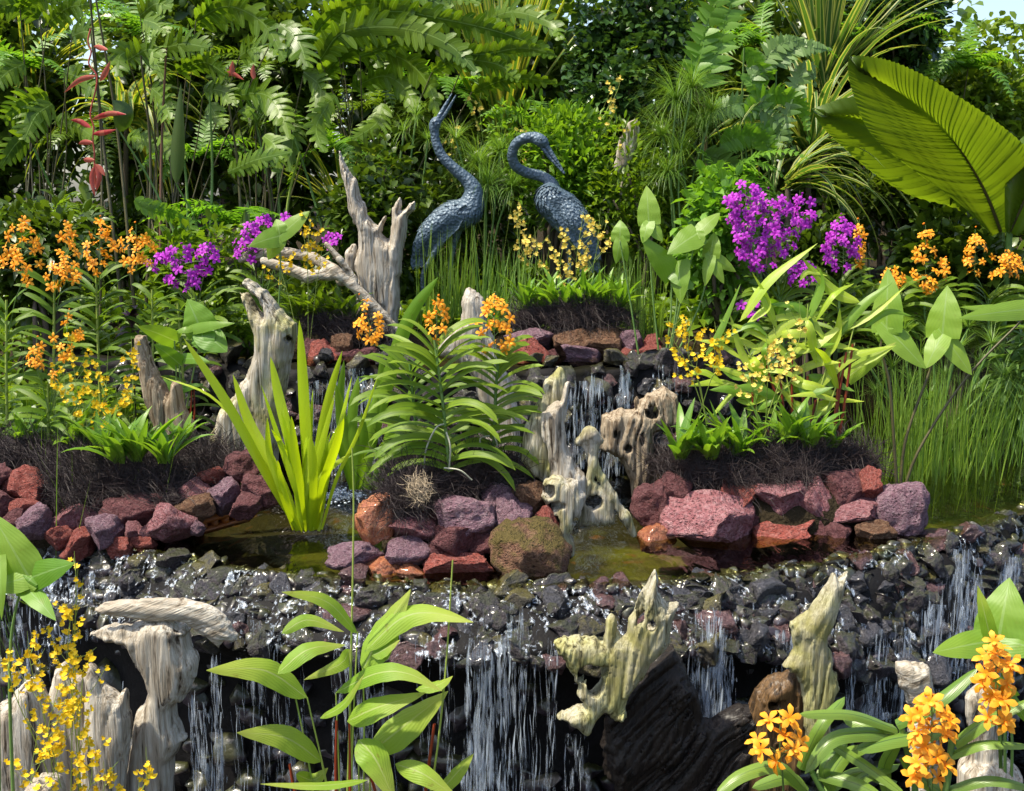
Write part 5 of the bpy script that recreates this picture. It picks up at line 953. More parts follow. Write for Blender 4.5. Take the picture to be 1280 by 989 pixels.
stalks(r, [[(825, 455), (815, 360), (811, 280)], [(835, 455), (850, 380), (872, 292)], [(840, 455), (875, 380), (888, 322)], [(830, 455), (838, 400), (840, 342)], [(833, 455), (845, 390), (848, 332)], [(800, 455), (785, 360), (775, 302)]], Ya)
r = thing('arrowhead_plant', 'broad-leaved green plant between the left orchids and forked stump', 'plant', gp(225, 540, 4.6)); Ya = 4.6
arrow(r, (252, 415), (234, 374, .03), [(284, 440, -.05), (256, 442, -.04)], 46, Ya, 'arrow_dark', 34); arrow(r, (218, 426), (172, 408, -.06), [], 26, Ya, 'arrow'); arrow(r, (224, 455), (192, 430, -.05), [], 22, Ya, 'arrow_dark'); arrow(r, (240, 412), (294, 404, -.06), [(217, 416)], 14, Ya, 'lime'); arrow(r, (230, 448), (262, 452, -.05), [], 14, Ya, 'arrow_dark'); arrow(r, (218, 490), (190, 470), [(255, 480)], 16, Ya, 'arrow_dark')
stalks(r, [[(228, 560), (235, 500), (252, 416)], [(225, 560), (222, 500), (218, 426)], [(226, 560), (226, 500), (224, 455)]], Ya); stalks(r, [[(232, 560), (238, 520), (240, 470)], [(236, 560), (243, 520), (242, 480)]], Ya, 'stem_red')
r = thing('arrowhead_plant', 'pale arrowhead leaf over the lying driftwood branch', 'plant', gp(340, 400, 5.25)); arrow(r, (350, 295), (311, 308, -.05), [(387, 264, .03), (345, 274, .03), (335, 325)], 26, 5.25, 'arrow', 22); stalks(r, [[(345, 430), (350, 350), (350, 295)]], 5.25)
r = thing('arrowhead_plant', 'near arrowhead leaves beside the left end of the cascade', 'plant', gp(30, 1000, 2.7)); arrow(r, (36, 722), (-12, 640, .04), [(-10, 735), (20, 745)], 52, 2.7, 'arrow', 34); arrow(r, (40, 722), (93, 704, -.05), [(30, 735)], 36, 2.7, 'arrow_dark', 24); arrow(r, (34, 736), (70, 776, -.08), [], 26, 2.7, 'arrow_dark'); arrow(r, (0, 700), (2, 775, -.05), [], 16, 2.7, 'arrow'); stalks(r, [[(20, 1080), (12, 850), (20, 760), (36, 724)], [(0, 1080), (-2, 850), (0, 700)]], 2.7)
r = thing('arrowhead_plant', 'near glossy arrowhead leaves beside the orange orchids', 'plant', gp(1250, 1000, 2.75)); arrow(r, (1248, 800), (1262, 722, .06), [(1166, 816, -.08), (1310, 815, -.05)], 66, 2.75, 'arrow', 38); arrow(r, (1238, 798, -.03), (1222, 732, -.02), [], 22, 2.75, 'thalia'); arrow(r, (1262, 870), (1235, 840, -.04), [(1285, 905)], 24, 2.75, 'arrow'); stalks(r, [[(1255, 1080), (1256, 900), (1248, 800)], [(1258, 1080), (1265, 950), (1262, 870)]], 2.75)
# ------------------------------------------------------------------ reeds, papyrus
def reeds(label, px, py, wpx, hpx, n, Y, mat='reed', w=.004, lean=.25, name='reeds', curve=.3, inwater=False):
    c = at(px, py, Y); c[2] = -.15 if inwater else gz(c[0], c[1]); r = thing(name, label, 'grass', c); acc = Acc(); m = mpp(Y)
    for k in range(n):
        x = rng.normal()*wpx*.4*m; b = c + [x, rng.normal()*wpx*.25*m, 0]; h = hpx*m*U(.55, 1.08) + (at(px, py, Y)[2] - c[2])
        V = blade(b, [rng.normal()*lean + x*.3, rng.normal()*lean, 1.3], h, w*U(.6, 1.3), U(0, curve), 'thin', 7, 2, 0, U(-.5, .5)); acc.add(V)
    acc.build('blades', G[mat], r)['kind'] = 'stuff'; return r
reeds('yellow-green reeds rising in front of the sky-gazing crane', 560, 400, 44, 120, 90, 5.75, 'reed', .008, .13)
reeds('low reeds between the two crane statues', 630, 390, 60, 90, 120, 5.8, 'papyrus', .007, .2)
reeds('green reeds beside the pale arrowhead plant', 805, 420, 30, 120, 60, 5.35, 'reed', .007, .07)
reeds('fine grass under the curled crane statue', 770, 385, 50, 70, 90, 5.7, 'papyrus', .006, .2)
reeds('fine leaning water grass right of the right island', 1150, 590, 110, 150, 330, 4.9, 'reed', .0065, .16, curve=.5, inwater=True)
reeds('dense soft water grass at the pool corner', 1210, 560, 110, 110, 320, 5.2, 'papyrus', .006, .25, curve=.9, inwater=True)
reeds('fine grass at the left edge of the left island', 14, 560, 40, 140, 80, 4.35, 'papyrus', .0045, .2)
reeds('wispy grass among the left orchids', 100, 565, 90, 80, 80, 4.3, 'reed', .0035, .3, curve=.8)
def papyrus(label, heads, base, Y, n=110, L=.20, mat='papyrus', droop=1.3):
    r = thing('papyrus', label, 'papyrus', gp(base[0], base[1], Y)); foot = gp(base[0], base[1], Y)
    for (hx, hy, s) in heads:
        h = at(hx, hy, Y + U(-.08, .08)); A_ = Acc(); A_.add(tube(spline([foot + [U(-.06, .06), U(-.05, .05), 0], (foot + h)/2 + [U(-.05, .05), 0, .1], h], 12), .006, 5)); st = A_.build('stem', G['stem'], r)
        acc = Acc()
        for k in range(int(n*s)):
            a = U(0, 6.28); acc.add(blade(h, [math.cos(a), math.sin(a), U(-.3, 1.7)], L*s*U(.6, 1.2), .0032, U(.4, 1.2)*droop, 'thin', 7, 2, 0))
        acc.build('umbel', G[mat], st)['kind'] = 'stuff'
papyrus('papyrus with drooping mop heads between the crane necks', [(598, 205, 1.2), (610, 232, 1.3), (570, 175, .9), (625, 190, 1.0), (640, 235, .9)], (610, 380), 6.45, 190, .24)
papyrus('tall feathery papyrus right of the cranes', [(845, 125, 1.3), (880, 165, 1.2), (828, 170, 1.1), (865, 110, 1.1), (835, 215, 1.0), (890, 140, 1.0), (850, 190, 1.0)], (850, 330), 6.4, 190, .24)
papyrus('small papyrus behind the raised beak', [(520, 145, .9), (505, 165, .8), (535, 175, .8), (460, 215, 1.0), (478, 235, .9)], (500, 330), 6.5, 150, .22)
papyrus('papyrus with thin heads in the left thicket', [(345, 138, .9), (320, 155, .8), (360, 165, .7)], (350, 330), 6.6, 150, .22)
papyrus('dwarf papyrus with many small starry heads at the right pool edge', [(x, y, U(.8, 1.1)) for x, y in ((1100, 430), (1130, 412), (1165, 420), (1195, 440), (1225, 455), (1150, 445), (1115, 460), (1085, 455), (1240, 430), (1210, 410), (1180, 470), (1140, 480), (1255, 470), (1230, 490), (1095, 490), (1160, 500))], (1160, 560), 5.15, 90, .13, 'papyrus', .6)

# ------------------------------------------------------------------ giant pleated palm leaf
def palm_leaf(root, mid, up, lo, Y, n=54, cols=9):
    ms = pxc(mid, Y, 200); us = pxc(up, Y, 200); ls = pxc(lo, Y, 200); V = []; Fc = []; uv = []
    for side, mg in ((1, us), (-1, ls)):
        o = len(V); R = 2*n + 1
        for i in range(R):
            s = i/(R - 1); s0 = s**1.1*.94; s1 = min(1, .02 + s*.98 + .0); a = ms[int(s0*199)]; b = mg[int(s1*199)]; nn = nrm(np.cross(b - a + 1e-6, ms[min(199, int(s0*199) + 3)] - ms[max(0, int(s0*199) - 3)]))*side
            for j in range(cols):
                t = j/(cols - 1); P = a*(1 - t) + b*t; P = P + nn*(.0075*(1 if i % 2 else -1)*min(1, t*6)*(1 if t < 1 else .5) + .05*math.sin(math.pi*t)); P = P + (b - a)*(.008 if (i % 2 and j == cols - 1) else 0)
                V.append(P); uv.append((t, s))
        for i in range(R - 1):
            for j in range(cols - 1): q = o + i*cols + j; Fc.append((q, q + 1, q + cols + 1, q + cols))
    lf = mk('leaf', np.array(V), np.array(Fc), G['palm'], root, np.array(uv), smooth=False); A_ = Acc(); A_.add(tube(ms[::8], np.linspace(.012, .003, 25), 6)); A_.build('midrib', G['stem_dark'], lf)
r = thing('pleated_palm', 'palm with giant pleated fan leaves glowing in the light', 'palm', gp(1260, 380, 5.9))
palm_leaf(r, [(1252, 290, .1), (1228, 232, 0), (1190, 172, -.12), (1140, 120, -.24), (1062, 69, -.4)], [(1262, 286, .08), (1300, 215, -.15), (1288, 190, -.3), (1250, 156, -.42), (1200, 122, -.5), (1150, 92, -.5), (1105, 74, -.45), (1062, 69, -.4)], [(1240, 284, .12), (1205, 258, .12), (1160, 226, .05), (1112, 190, -.08), (1084, 160, -.18), (1066, 115, -.28), (1060, 85, -.36), (1062, 69, -.4)], 5.75)
palm_leaf(r, [(1248, 290, .2), (1200, 225, .15), (1150, 185, .1), (1085, 150, .05), (1015, 136, .0)], [(1256, 285, .2), (1220, 200, .05), (1170, 150, -.02), (1110, 125, -.05), (1060, 122, -.03), (1015, 136, 0)], [(1240, 286, .22), (1205, 262, .28), (1140, 245, .26), (1090, 215, .2), (1050, 180, .12), (1025, 155, .05), (1015, 136, .0)], 5.85, 36)
palm_leaf(r, [(1262, 290, .1), (1285, 240, 0), (1310, 190, -.1), (1350, 140, -.2)], [(1270, 290, .1), (1330, 270, .0), (1370, 200, -.15), (1350, 140, -.2)], [(1256, 288, .1), (1258, 220, 0), (1280, 170, -.05), (1350, 140, -.2)], 5.6, 26)
A_ = Acc()
for e in ((1252, 290, 5.85), (1248, 290, 6.05), (1262, 290, 5.7)): A_.add(tube(spline([gp(1258, 380, 5.9), (gp(1258, 380, 5.9) + at(*e))/2, at(*e)], 8), .016, 7))
A_.build('stem', G['stem'], r)

# ------------------------------------------------------------------ lobed leaves, fronds
def frond(C, S, L, lw, nl, lobe_ang=1.0, droop=.8, ruffle=.25, notch=.25, taper='sin', gap=.85):
    """a leaf cut into lobes along its midrib; lobes hang and twist one by one"""
    acc = Acc(); n = len(C); T = nrm(np.gradient(C, axis=0)); S = nrm(S - T*np.sum(S*T, 1, keepdims=True)); N = np.cross(S, T); tot = np.linalg.norm(np.diff(C, axis=0), axis=1).sum()
    acc.add(ribbon(C, S, np.linspace(.012, .003, n)*tot, 0, 3))
    if not lw: tq = np.linspace(0, 1, n); acc.add(ribbon(C - N*.002, S, L*.36*np.sin(np.pi*np.clip(.12 + tq*.86, 0, 1))**.7, .12, 5))
    for k in range(nl):
        t = .06 + .9*k/(nl - 1); i = min(n - 1, int(t*(n - 1))); f = {'sin': math.sin(math.pi*min(1, .18 + t*.8))**.7, 'fan': 1 - .55*t**2, 'fern': math.sin(math.pi*min(1, .3 + t*.7))**.9 + .03}[taper]
        for s in (-1, 1):
            ll = L*f*U(.85, 1.1); dirn = nrm(S[i]*s*math.sin(lobe_ang) + T[i]*math.cos(lobe_ang) + N[i]*U(-ruffle, ruffle)); P = arch(C[i] + S[i]*s*.002, dirn, ll, droop*U(.5, 1.2), 6); tt = np.linspace(0, 1, 6); ww = tot*.9/nl*gap*.5*(np.clip(1 - tt**4, 0, 1)**.6*.85 + .15*(1 - tt) + .02)*U(.9, 1.05)
            if lw: ww = lw*.5*np.clip(1 - tt**1.5, 0, 1)**.8
            Sd = np.tile(T[i] + N[i]*U(-ruffle, ruffle)*1.2, (6, 1)); acc.add(ribbon(P, Sd, ww, .12, 3))
    return np.concatenate(acc.V), np.concatenate(acc.F), np.concatenate(acc.U)
def frond_px(root, pts, Lpx, nl, Y, mat, lw=None, tilt=None, name='leaf', taper='sin', ang=1.0, droop=.8, ruffle=.25, gap=.85):
    C = pxc(pts, Y, 26); V, Fc, uv = frond(C, facing(C, U(-.5, .5) if tilt is None else tilt), Lpx*mpp(Y), lw*mpp(Y) if lw else None, nl, ang, droop, ruffle, taper=taper, gap=gap); return mk(name, V, Fc, G[mat], root, uv)
def stem_to(root, foot, e, mat='stem', r=.009, name='leaf_stalk'):
    A_ = Acc(); A_.add(tube(spline([foot, (np.asarray(foot)*.45 + e*.55) + [U(-.05, .05), .1, .1], e], 10), np.linspace(r, r*.5, 10), 6)); A_.build(name, G[mat], root)
# split-leaved climbers, top left
def split_plant(label, foot, L, Y, mat='monstera'):
    r = thing('split_leaf_plant', label, 'plant', gp(*foot, Y)); f = gp(*foot, Y)
    for (pts, lp, nl) in L:
        dy = U(-.25, .25); q = [(p[0], p[1], dy - .10*i + (p[2] if len(p) > 2 else 0)) for i, p in enumerate(pts)]; frond_px(r, q, lp, nl, Y, mat, ang=1.05, droop=.6, gap=.88, ruffle=.2); stem_to(r, f + [U(-.1, .1), U(-.1, .1), 0], at(q[0][0], q[0][1], Y + q[0][2]), 'stem_dark', .006)
split_plant('split-leaved climber with bright arching leaves at the top of the left thicket', (200, 330), [([(175, 20), (195, 5), (215, 10)], 22, 8), ([(180, 25), (195, 30), (208, 42)], 20, 8), ([(245, 25), (285, 8), (330, 30), (356, 76)], 26, 14), ([(240, 35), (270, 20), (305, 28)], 24, 10), ([(350, 30), (372, 50), (385, 84)], 28, 9), ([(175, 60), (150, 70), (148, 95)], 24, 8), ([(180, 72), (195, 80), (205, 100)], 24, 9), ([(205, 60), (232, 55), (262, 60)], 26, 9), ([(190, 110), (205, 125), (214, 150)], 26, 9), ([(222, 90), (255, 78), (285, 95)], 22, 10), ([(160, 75), (185, 62), (205, 72)], 22, 8), ([(300, 70), (320, 60), (345, 72)], 22, 9), ([(255, 110), (280, 115), (295, 130)], 20, 8), ([(200, 170), (215, 185), (230, 200)], 18, 7), ([(160, 170), (180, 175), (205, 190)], 18, 7)], 6.5)
split_plant('split-leaved climber spreading over the left edge of the thicket', (40, 330), [([(60, 120), (35, 130), (5, 150)], 30, 10), ([(65, 130), (45, 145), (30, 175)], 26, 9), ([(80, 90), (105, 100), (130, 120)], 24, 8), ([(50, 20), (20, 5), (-10, 15)], 26, 8), ([(60, 30), (85, 10), (115, 5)], 24, 9), ([(70, 150), (100, 160), (120, 175)], 20, 8), ([(40, 165), (20, 180), (0, 210)], 22, 8), ([(30, 80), (10, 90), (-10, 110)], 22, 8), ([(90, 45), (110, 40), (130, 55)], 20, 8), ([(25, 10), (45, -5), (75, 5)], 20, 8)], 6.7, 'monstera')
split_plant('split-leaved climber with hanging ragged leaves left of the cranes', (330, 340), [([(290, 120), (330, 118), (352, 140), (362, 175)], 24, 12), ([(350, 140), (366, 160), (362, 215)], 24, 12), ([(285, 215), (320, 200), (366, 190)], 16, 12), ([(330, 170), (345, 185), (345, 215)], 20, 9), ([(262, 130), (270, 145), (282, 160)], 18, 8), ([(305, 110), (315, 130), (305, 150)], 18, 8), ([(380, 90), (400, 110), (395, 150)], 20, 9), ([(410, 130), (395, 160), (405, 190)], 18, 8)], 6.4)
# banana-like fronds, top centre
split_plant('tall plant with long arching ragged fronds above the cranes', (470, 340), [([(400, 75), (430, 40), (500, 35), (560, 55), (600, 95)], 26, 20), ([(420, 45), (480, 15), (560, 25), (640, 45), (697, 72)], 22, 24), ([(400, 100), (440, 62), (500, 72), (535, 105), (549, 150)], 28, 17), ([(380, 60), (420, 15), (480, 5), (530, 30)], 24, 17), ([(450, 70), (520, 50), (590, 68), (650, 60), (690, 66)], 18, 22), ([(390, 40), (430, 25), (460, 45), (475, 85)], 24, 13), ([(440, 110), (480, 95), (510, 115), (520, 150)], 22, 12), ([(590, 115), (640, 98), (698, 104)], 18, 12), ([(420, 5), (470, -20), (530, -5), (570, 20)], 24, 14), ([(540, 90), (570, 75), (620, 80), (650, 100)], 18, 13), ([(480, 130), (470, 155), (440, 175)], 22, 10), ([(420, 120), (400, 140), (395, 175)], 22, 10), ([(600, 30), (640, 15), (690, 30), (700, 50)], 18, 14), ([(500, 0), (550, -15), (600, 5)], 20, 12)], 6.9)
r = thing('banana_plant', 'young banana plant with a torn arching leaf behind the left orchids', 'plant', gp(260, 340, 5.9)); frond_px(r, [(168, 250, -.2), (195, 262, -.15), (225, 272), (252, 300)], 15, 16, 5.9, 'lime', gap=1.15, droop=.25, ruffle=.08); stem_to(r, gp(260, 340, 5.9), at(252, 300, 5.9), r=.012)
for q, w in (([(220, 230), (222, 180), (226, 105)], 17), ([(150, 165), (155, 140), (140, 125)], 24), ([(270, 320), (300, 290), (310, 250)], 22)): leaves(r, [blade_px(q, w, 6.0, 'lance', None, .25, 14, 5)], 'deep'); stem_to(r, gp(260, 340, 6.0), at(q[0][0], q[0][1], 6.0))
# tree-fern fronds, top right of centre
r = thing('fern', 'bright fern with two long upright fronds near the top', 'fern', gp(890, 300, 6.6))
for q, lp in (([(880, 110), (898, 60), (915, 0), (925, -40)], 26), ([(868, 95), (878, 50), (895, 0), (905, -40)], 24)): frond_px(r, q, lp, 18, 6.6, 'fern', lw=11, ang=1.15, droop=.2, tilt=.1, name='frond', taper='fan'); stem_to(r, gp(890, 300, 6.6), at(q[0][0], q[0][1], 6.6), 'stem_dark')
r = thing('fern', 'grey green fern with drooping fronds before the striped pandan', 'fern', gp(960, 330, 6.5))
for q, lp in (([(960, 200), (955, 150), (945, 110), (920, 90)], 18), ([(965, 190), (985, 140), (1000, 95), (1012, 85), (1020, 110)], 17), ([(930, 150), (960, 120), (1000, 130), (1012, 180)], 17), ([(940, 100), (970, 60), (1005, 48)], 18), ([(890, 140), (930, 130), (970, 150), (995, 190)], 18), ([(900, 180), (940, 170), (980, 200)], 18), ([(970, 80), (1000, 60), (1040, 62)], 15), ([(930, 60), (960, 95), (945, 60), ], 14), ([(880, 190), (920, 210), (950, 245)], 17)): frond_px(r, q, lp, 22, 6.5, 'grey' if U(0, 1) < .5 else 'fern', lw=8, ang=1.2, droop=.35, name='frond', taper='fern'); stem_to(r, gp(960, 330, 6.5), at(q[0][0], q[0][1], 6.5))

# ------------------------------------------------------------------ striped pandans
def pandan(label, base, Y, n, Lpx, w, mat, az=(0, 6.28), el=(.4, 2.2), droop=(.2, 1.2)):
    r = thing('striped_pandan', label, 'plant', gp(base[0], 400, Y)); b = at(base[0], base[1], Y); A_ = Acc(); A_.add(tube(spline([gp(base[0], 400, Y), b], 6), .016, 8)); A_.build('trunk', G['trunk'], r)
    for k in range(n):
        a = U(*az); V, Fc, uv = blade(b + rng.normal(size=3)*.02, [math.cos(a), math.sin(a)*.6 - .15, U(*el)], Lpx*mpp(Y)*U(.7, 1.1), w*mpp(Y)*U(.7, 1.1), U(*droop), 'thin', 12, 3, .35, U(-.5, .5)); mk('leaf', V, Fc, G[mat], r, uv)
pandan('yellow-striped pandan fanning up behind the cranes', (628, 190), 7.6, 60, 260, 13, 'varieg_y', el=(1.3, 4.5), droop=(.0, .5))
pandan('tall cream-striped pandan at the top right', (1030, 110), 7.4, 50, 190, 12, 'varieg', el=(.9, 4), droop=(.0, .6))
pandan('drooping cream-striped pandan behind the magenta orchids', (1010, 190), 6.9, 70, 200, 11, 'varieg', el=(-.2, 2.2), droop=(.8, 2.4))
pandan('low cream-striped pandan in front of the pleated palm', (985, 230), 6.3, 34, 150, 9, 'varieg', az=(-1.2, 1.2), el=(.1, 1.3), droop=(.8, 2.2))
pandan('yellow-striped pandan hanging in the left thicket', (158, 150), 7.2, 36, 150, 11, 'varieg_y', el=(-.6, 1.6), droop=(1.0, 2.8))
pandan('yellow-striped pandan at the far left behind the climber', (40, 130), 7.6, 44, 150, 10, 'varieg_y', el=(.2, 2.6), droop=(.4, 1.6))
pandan('thin striped pandan between the stump and the left thicket', (430, 270), 6.9, 34, 110, 8, 'varieg_y', el=(.6, 3), droop=(.1, .8))
# tall canes in the left thicket
r = thing('cane_clump', 'clump of tall brown and green canes in the left thicket', 'plant', gp(200, 340, 6.2))
for q, m in (([(196, 330), (200, 200), (208, 60)], 'stem_brown'), ([(178, 330), (178, 200), (176, 70)], 'stem_dark'), ([(75, 280), (55, 220), (42, 185)], 'stem'), ([(255, 330), (258, 200), (262, 120)], 'stem'), ([(345, 290), (362, 230), (375, 190)], 'stem_y'), ([(430, 290), (400, 225), (368, 172)], 'stem'), ([(300, 320), (290, 200), (286, 130)], 'stem_dark'), ([(230, 320), (228, 240), (222, 150)], 'stem'), ([(150, 320), (140, 180), (112, -10)], 'stem_dark'), ([(165, 320), (150, 150), (120, 0)], 'stem_dark')): stem_to(r, gp(q[0][0], q[0][1], 6.2), at(q[-1][0], q[-1][1], 6.2), m, .011, 'cane')
# hanging heliconia
r = thing('heliconia', 'hanging red heliconia flower in the left thicket', 'flower', gp(120, 330, 6.1))
stem_to(r, gp(120, 330, 6.1), at(113, 36, 6.1), 'stem_dark', .008); A_ = Acc(); A_.add(tube(pxc([(113, 36), (110, 52), (114, 65), (111, 80), (121, 95), (119, 115), (115, 130), (113, 145), (117, 158), (116, 175), (118, 190), (118, 205), (120, 235)], 6.0, 50), .0045, 6)); A_.build('flower_stalk', G['heliconia'], r)
for q in ([(117, 58), (135, 62, -.03)], [(120, 95), (100, 100), (80, 116)], [(125, 102), (132, 90), (138, 76)], [(114, 150), (138, 142, -.04), (158, 143, -.06)], [(114, 160), (100, 152), (88, 150)], [(115, 168), (130, 166, -.03), (145, 162, -.05)], [(116, 178), (105, 178), (98, 180)], [(118, 200), (108, 200), (104, 199)], [(118, 205), (126, 212), (131, 220)], [(118, 207), (115, 225), (119, 246)], [(119, 207), (124, 222), (120, 240)]): leaves(r, [blade_px(q, 6.5, 5.98, 'lance', 0, .5, 8)], 'heliconia', 'bract')
r = thing('heliconia', 'small red heliconia bract under the split leaves', 'flower', gp(318, 330, 6.6)); stem_to(r, gp(318, 330, 6.6), at(318, 82, 6.6), 'stem_dark', .007); leaves(r, [blade_px(q, 6, 6.5, 'lance', 0, .4, 8) for q in ([(318, 100), (316, 90), (317, 80)], [(290, 95), (290, 85), (291, 76)], [(275, 95), (290, 92), (305, 100)])], 'heliconia', 'bract')

# ------------------------------------------------------------------ shrubs and trees with small leaves
LT = np.linspace(0, 1, 4)
def foliage(c, R, n, L, w, kind='lance', shell=.35, up=.4, lump=9, hang=0.0, droop=.6):
    """n leaf blades spread through an uneven crown of several lumps; returns one mesh's data"""
    cs = [c + nrm(rng.normal(size=3))*R*U(.2, .75) for _ in range(lump)]; base = np.array([cs[k % lump] for k in range(n)])
    d = nrm(rng.normal(size=(n, 3))); rr = U(.35, .5)*(shell + (1 - shell)*rng.random(n)**.5); lumpR = np.array([U(.75, 1.3) for _ in range(lump)])[np.arange(n) % lump]
    P = base + d*R*(rr*lumpR)[:, None]
    D = nrm(d*.7 + rng.normal(size=(n, 3))*.55 + [0, -.15, up]); Ls = L*rng.uniform(.6, 1.2, n)
    S = nrm(np.cross(D, rng.normal(size=(n, 3))*.5 + [0, 0, 1.0])); N = np.cross(S, D)
    pw = prof(kind, np.array([0, .35, .7, 1]))*w*.5
    V = np.zeros((n, 4, 3, 3))
    for i, t in enumerate((0, .35, .7, 1)):
        ctr = P + D*(Ls*t)[:, None] + np.array([0, 0, -1.0])*(droop*Ls*t*t*.5)[:, None]
        for j, a in enumerate((-1, 0, 1)): V[:, i, j] = ctr + S*(a*pw[i]) + N*(abs(a)*pw[i]*.3)
    q = np.array([[0, 1, 4, 3], [1, 2, 5, 4], [3, 4, 7, 6], [4, 5, 8, 7], [6, 7, 10, 9], [7, 8, 11, 10]])
    uv = np.stack(np.broadcast_arrays(np.array([0, .5, 1])[None, :], np.array([0, .35, .7, 1])[:, None]), -1).reshape(-1, 2)
    return V.reshape(-1, 3), (np.arange(n)[:, None, None]*12 + q[None]).reshape(-1, 4), np.tile(uv, (n, 1)), cs
def shrub(name, label, cat, box, Y, n, Lpx, wpx, mat, kind='lance', depth=.45, up=.4, lump=9, trunk=.02, group=None, droop=.6, shell=.35):
    x0, y0, x1, y1 = box; c = at((x0+x1)/2, (y0+y1)/2, Y); m = mpp(Y); R = np.array([(x1-x0)/2*m, depth, (y1-y0)/2*m]); foot = gp((x0+x1)/2, y1, Y)
    r = thing(name, label, cat, foot, group); V, Fc, uv, cs = foliage(c, R, n, Lpx*m, wpx*m, kind, shell, up, lump, droop=droop); mk('foliage', V, Fc, G[mat], r, uv)['kind'] = 'stuff'
    A_ = Acc(); mid = foot*.5 + c*.5
    for q in cs: A_.add(tube(spline([foot + rng.normal(size=3)*[.03, .03, 0], mid + rng.normal(size=3)*[.05, .05, .02], q], 10), np.linspace(trunk, trunk*.3, 10), 5))
    A_.build('trunk' if cat == 'tree' else 'branches', G['trunk'], r); return r
shrub('oval_leaf_shrub', 'dark glossy oval-leaved shrub behind the curled crane', 'shrub', (690, -60, 880, 195), 7.2, 5200, 14, 8, 'oval', 'oval', .5, lump=16)
shrub('lance_leaf_shrub', 'bright narrow-leaved shrub directly behind the cranes', 'shrub', (600, 120, 800, 330), 6.75, 4200, 17, 4.5, 'lime', up=.7, depth=.25, lump=14)
shrub('lance_leaf_shrub', 'darker narrow-leaved shrub right of the curled crane', 'shrub', (740, 170, 880, 370), 6.5, 2600, 16, 4.5, 'mid', up=.6, depth=.25, lump=12)
shrub('oval_leaf_tree', 'oval-leaved tree above the giant pleated leaf', 'tree', (1050, -70, 1190, 140), 7.8, 2600, 15, 8, 'oval', 'oval', .5, lump=12)
shrub('oval_leaf_tree', 'lighter oval-leaved tree at the top right corner', 'tree', (1150, 20, 1330, 230), 8.0, 3000, 15, 8, 'oval_light', 'oval', .5, lump=14)
shrub('leafy_shrub', 'low leafy shrub beneath the large magenta orchid', 'shrub', (845, 200, 960, 420), 5.9, 1300, 20, 10, 'arrow_dark', 'oval', .25, lump=12)
shrub('leafy_shrub', 'low leafy shrub behind the right orange orchids', 'shrub', (1080, 250, 1330, 420), 6.0, 1300, 26, 13, 'deep', 'lance', .3, lump=12)
shrub('leafy_shrub', 'dark leafy shrub under the pleated palm', 'shrub', (1030, 190, 1240, 340), 6.6, 2200, 16, 8, 'deep', 'oval', .3, lump=12)
shrub('leafy_shrub', 'grey-leaved drooping shrub at the right end of the pool', 'shrub', (1220, 400, 1340, 560), 5.5, 600, 26, 9, 'grey', 'lance', .2, lump=8, up=-.2)
shrub('leafy_shrub', 'dark leafy shrub behind the left orange orchids', 'shrub', (-60, 220, 170, 420), 5.7, 1500, 24, 9, 'deep', 'lance', .3, lump=12)
shrub('leafy_shrub', 'dark leafy shrub behind the left purple orchids', 'shrub', (160, 250, 330, 440), 5.8, 1300, 22, 9, 'mid', 'lance', .25, lump=12)
shrub('leafy_shrub', 'dark leafy shrub behind the tall driftwood stump', 'shrub', (370, 180, 560, 400), 6.3, 1800, 20, 9, 'deep', 'lance', .25, lump=12)
shrub('leafy_shrub', 'dark shrub deep behind the raised crane', 'shrub', (520, 180, 640, 360), 6.9, 1800, 18, 7, 'deep', 'lance', .25, lump=10)
shrub('leafy_shrub', 'low shrub left of the forked stump at the small wall', 'shrub', (235, 360, 330, 470), 5.3, 500, 18, 8, 'mid', 'lance', .12, lump=8)
# a layer of fine ferns through the thicket
for i, (fx, fy, Y, nm, mt) in enumerate(((30, 60, 7.1, 'under the far left climber', 'fern'), (110, 150, 7.0, 'beside the hanging heliconia', 'mid'), (250, 170, 6.9, 'below the bright climber', 'fern'), (330, 60, 7.2, 'above the hanging ragged leaves', 'mid'), (420, 160, 6.9, 'above the tall driftwood stump', 'fern'), (470, 110, 7.3, 'under the arching fronds', 'mid'), (560, 90, 7.5, 'beside the raised beak', 'fern'), (680, 140, 7.0, 'above the curled crane', 'fern'), (820, 60, 7.1, 'left of the upright bright fern', 'mid'), (950, 30, 7.3, 'before the tall striped pandan', 'fern'), (905, 200, 6.3, 'left of the magenta orchid', 'fern'), (1090, 30, 7.5, 'above the giant pleated leaf', 'fern'), (1210, 60, 7.7, 'among the oval-leaved trees', 'fern'), (60, 260, 6.2, 'over the left orange orchids', 'mid'), (300, 260, 6.2, 'over the left purple orchids', 'fern'), (180, 20, 7.3, 'behind the bright climber top', 'fern'))):
    r = thing('fern', 'fine feathery fern ' + nm, 'fern', gp(fx, 330, Y)); c = at(fx, fy + 25, Y); stem_to(r, gp(fx, 330, Y), c, 'stem_dark', .008, 'trunk')
    for k in range(11):
        a = U(0, 6.28); C = arch(c, [math.cos(a), math.sin(a)*.6 - .3, U(.1, 1.2)], U(.35, .6), U(.9, 1.8), 18); V, Fc, uv = frond(C, upside(C, U(-.4, .4)), .085, .020, 22, 1.2, .4, .2, taper='fern'); mk('frond', V, Fc, G[mt], r, uv)
shrub('leafy_shrub', 'shaded leafy shrub between the canes and the left orange orchids', 'shrub', (60, 240, 260, 360), 6.9, 1800, 18, 8, 'deep', 'lance', .2, lump=12)
shrub('leafy_shrub', 'low shaded shrub between the magenta orchids and the pandan', 'shrub', (950, 260, 1080, 420), 5.8, 1300, 18, 8, 'deep', 'lance', .15, lump=12)
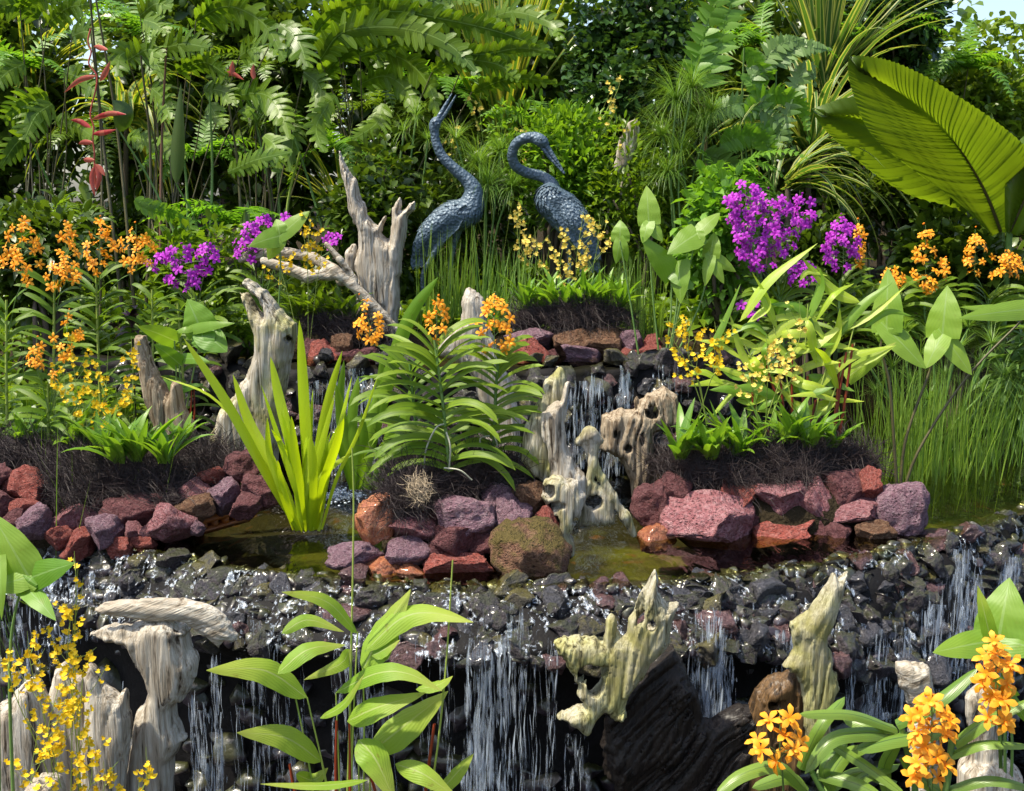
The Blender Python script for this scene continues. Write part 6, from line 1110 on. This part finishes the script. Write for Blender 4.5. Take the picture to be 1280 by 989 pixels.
shrub('oval_leaf_shrub', 'small glossy shrub between the curled crane and the feathery papyrus', 'shrub', (690, 90, 830, 260), 7.0, 2400, 13, 6, 'oval', 'oval', .25, lump=12)
HG = 'dark thicket behind the garden'
THL = ['behind the far left climber', 'behind the hanging heliconia', 'behind the hanging ragged leaves', 'behind the tall driftwood stump and arching fronds', 'behind the yellow-striped pandan', 'behind the upright bright fern', 'behind the tall cream-striped pandan', 'behind the giant pleated palm leaf']
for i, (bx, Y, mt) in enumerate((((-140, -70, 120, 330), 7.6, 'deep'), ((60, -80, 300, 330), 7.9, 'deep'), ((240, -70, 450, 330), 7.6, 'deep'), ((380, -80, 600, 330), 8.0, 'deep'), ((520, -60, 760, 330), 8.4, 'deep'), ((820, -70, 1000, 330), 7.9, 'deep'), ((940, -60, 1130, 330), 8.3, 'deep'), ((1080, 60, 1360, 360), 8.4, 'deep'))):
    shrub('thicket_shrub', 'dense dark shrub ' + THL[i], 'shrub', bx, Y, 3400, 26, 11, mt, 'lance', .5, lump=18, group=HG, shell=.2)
TG = 'trees beyond the garden'
TRL = ['over the far left climber', 'over the hanging heliconia', 'over the arching fronds', 'over the dark glossy shrub', 'over the tall striped pandan', 'over the giant pleated leaf']
for i, (bx, Y, mt, n) in enumerate((((-250, -220, 150, 330), 11, 'mid', 3600), ((100, -230, 480, 330), 11.5, 'oval_light', 3600), ((420, -230, 760, 330), 11, 'mid', 3600), ((700, -200, 1010, 330), 11.5, 'oval_light', 3600), ((930, -120, 1200, 330), 12, 'mid', 2600), ((1150, 60, 1480, 360), 11.5, 'oval_light', 3000))):
    shrub('background_tree', 'leafy tree beyond the garden, seen ' + TRL[i], 'tree', bx, Y, n, 26, 12, mt, 'lance', 1.0, lump=20, group=TG, trunk=.06)

def cover():
    n = 0; P = []
    while n < 14000:
        x, y = U(-3.6, 3.6), U(4.2, 7.6); e2 = float(E2(np.array([x]))[0])
        if y < e2 + .15 and x > -1.5: continue
        if y < e2 + .6 and -1.6 < x < 1.1: continue
        P.append((x, y)); n += 1
    P = np.array(P); Z = gz(P[:, 0], P[:, 1]); acc = Acc(); V, Fc, uv, _ = foliage(np.zeros(3), np.ones(3)*1e-4, n, .14, .04, 'lance', .3, .9, 9, droop=.9)
    V = V.reshape(n, 12, 3) + np.stack([P[:, 0], P[:, 1], Z + rng.uniform(0, .06, n)], -1)[:, None]; o = mk('ground_cover', V.reshape(-1, 3), Fc, G['mid'], None, uv); tag(o, 'low green ground cover over the planting soil', 'ground cover', kind='stuff')
cover()
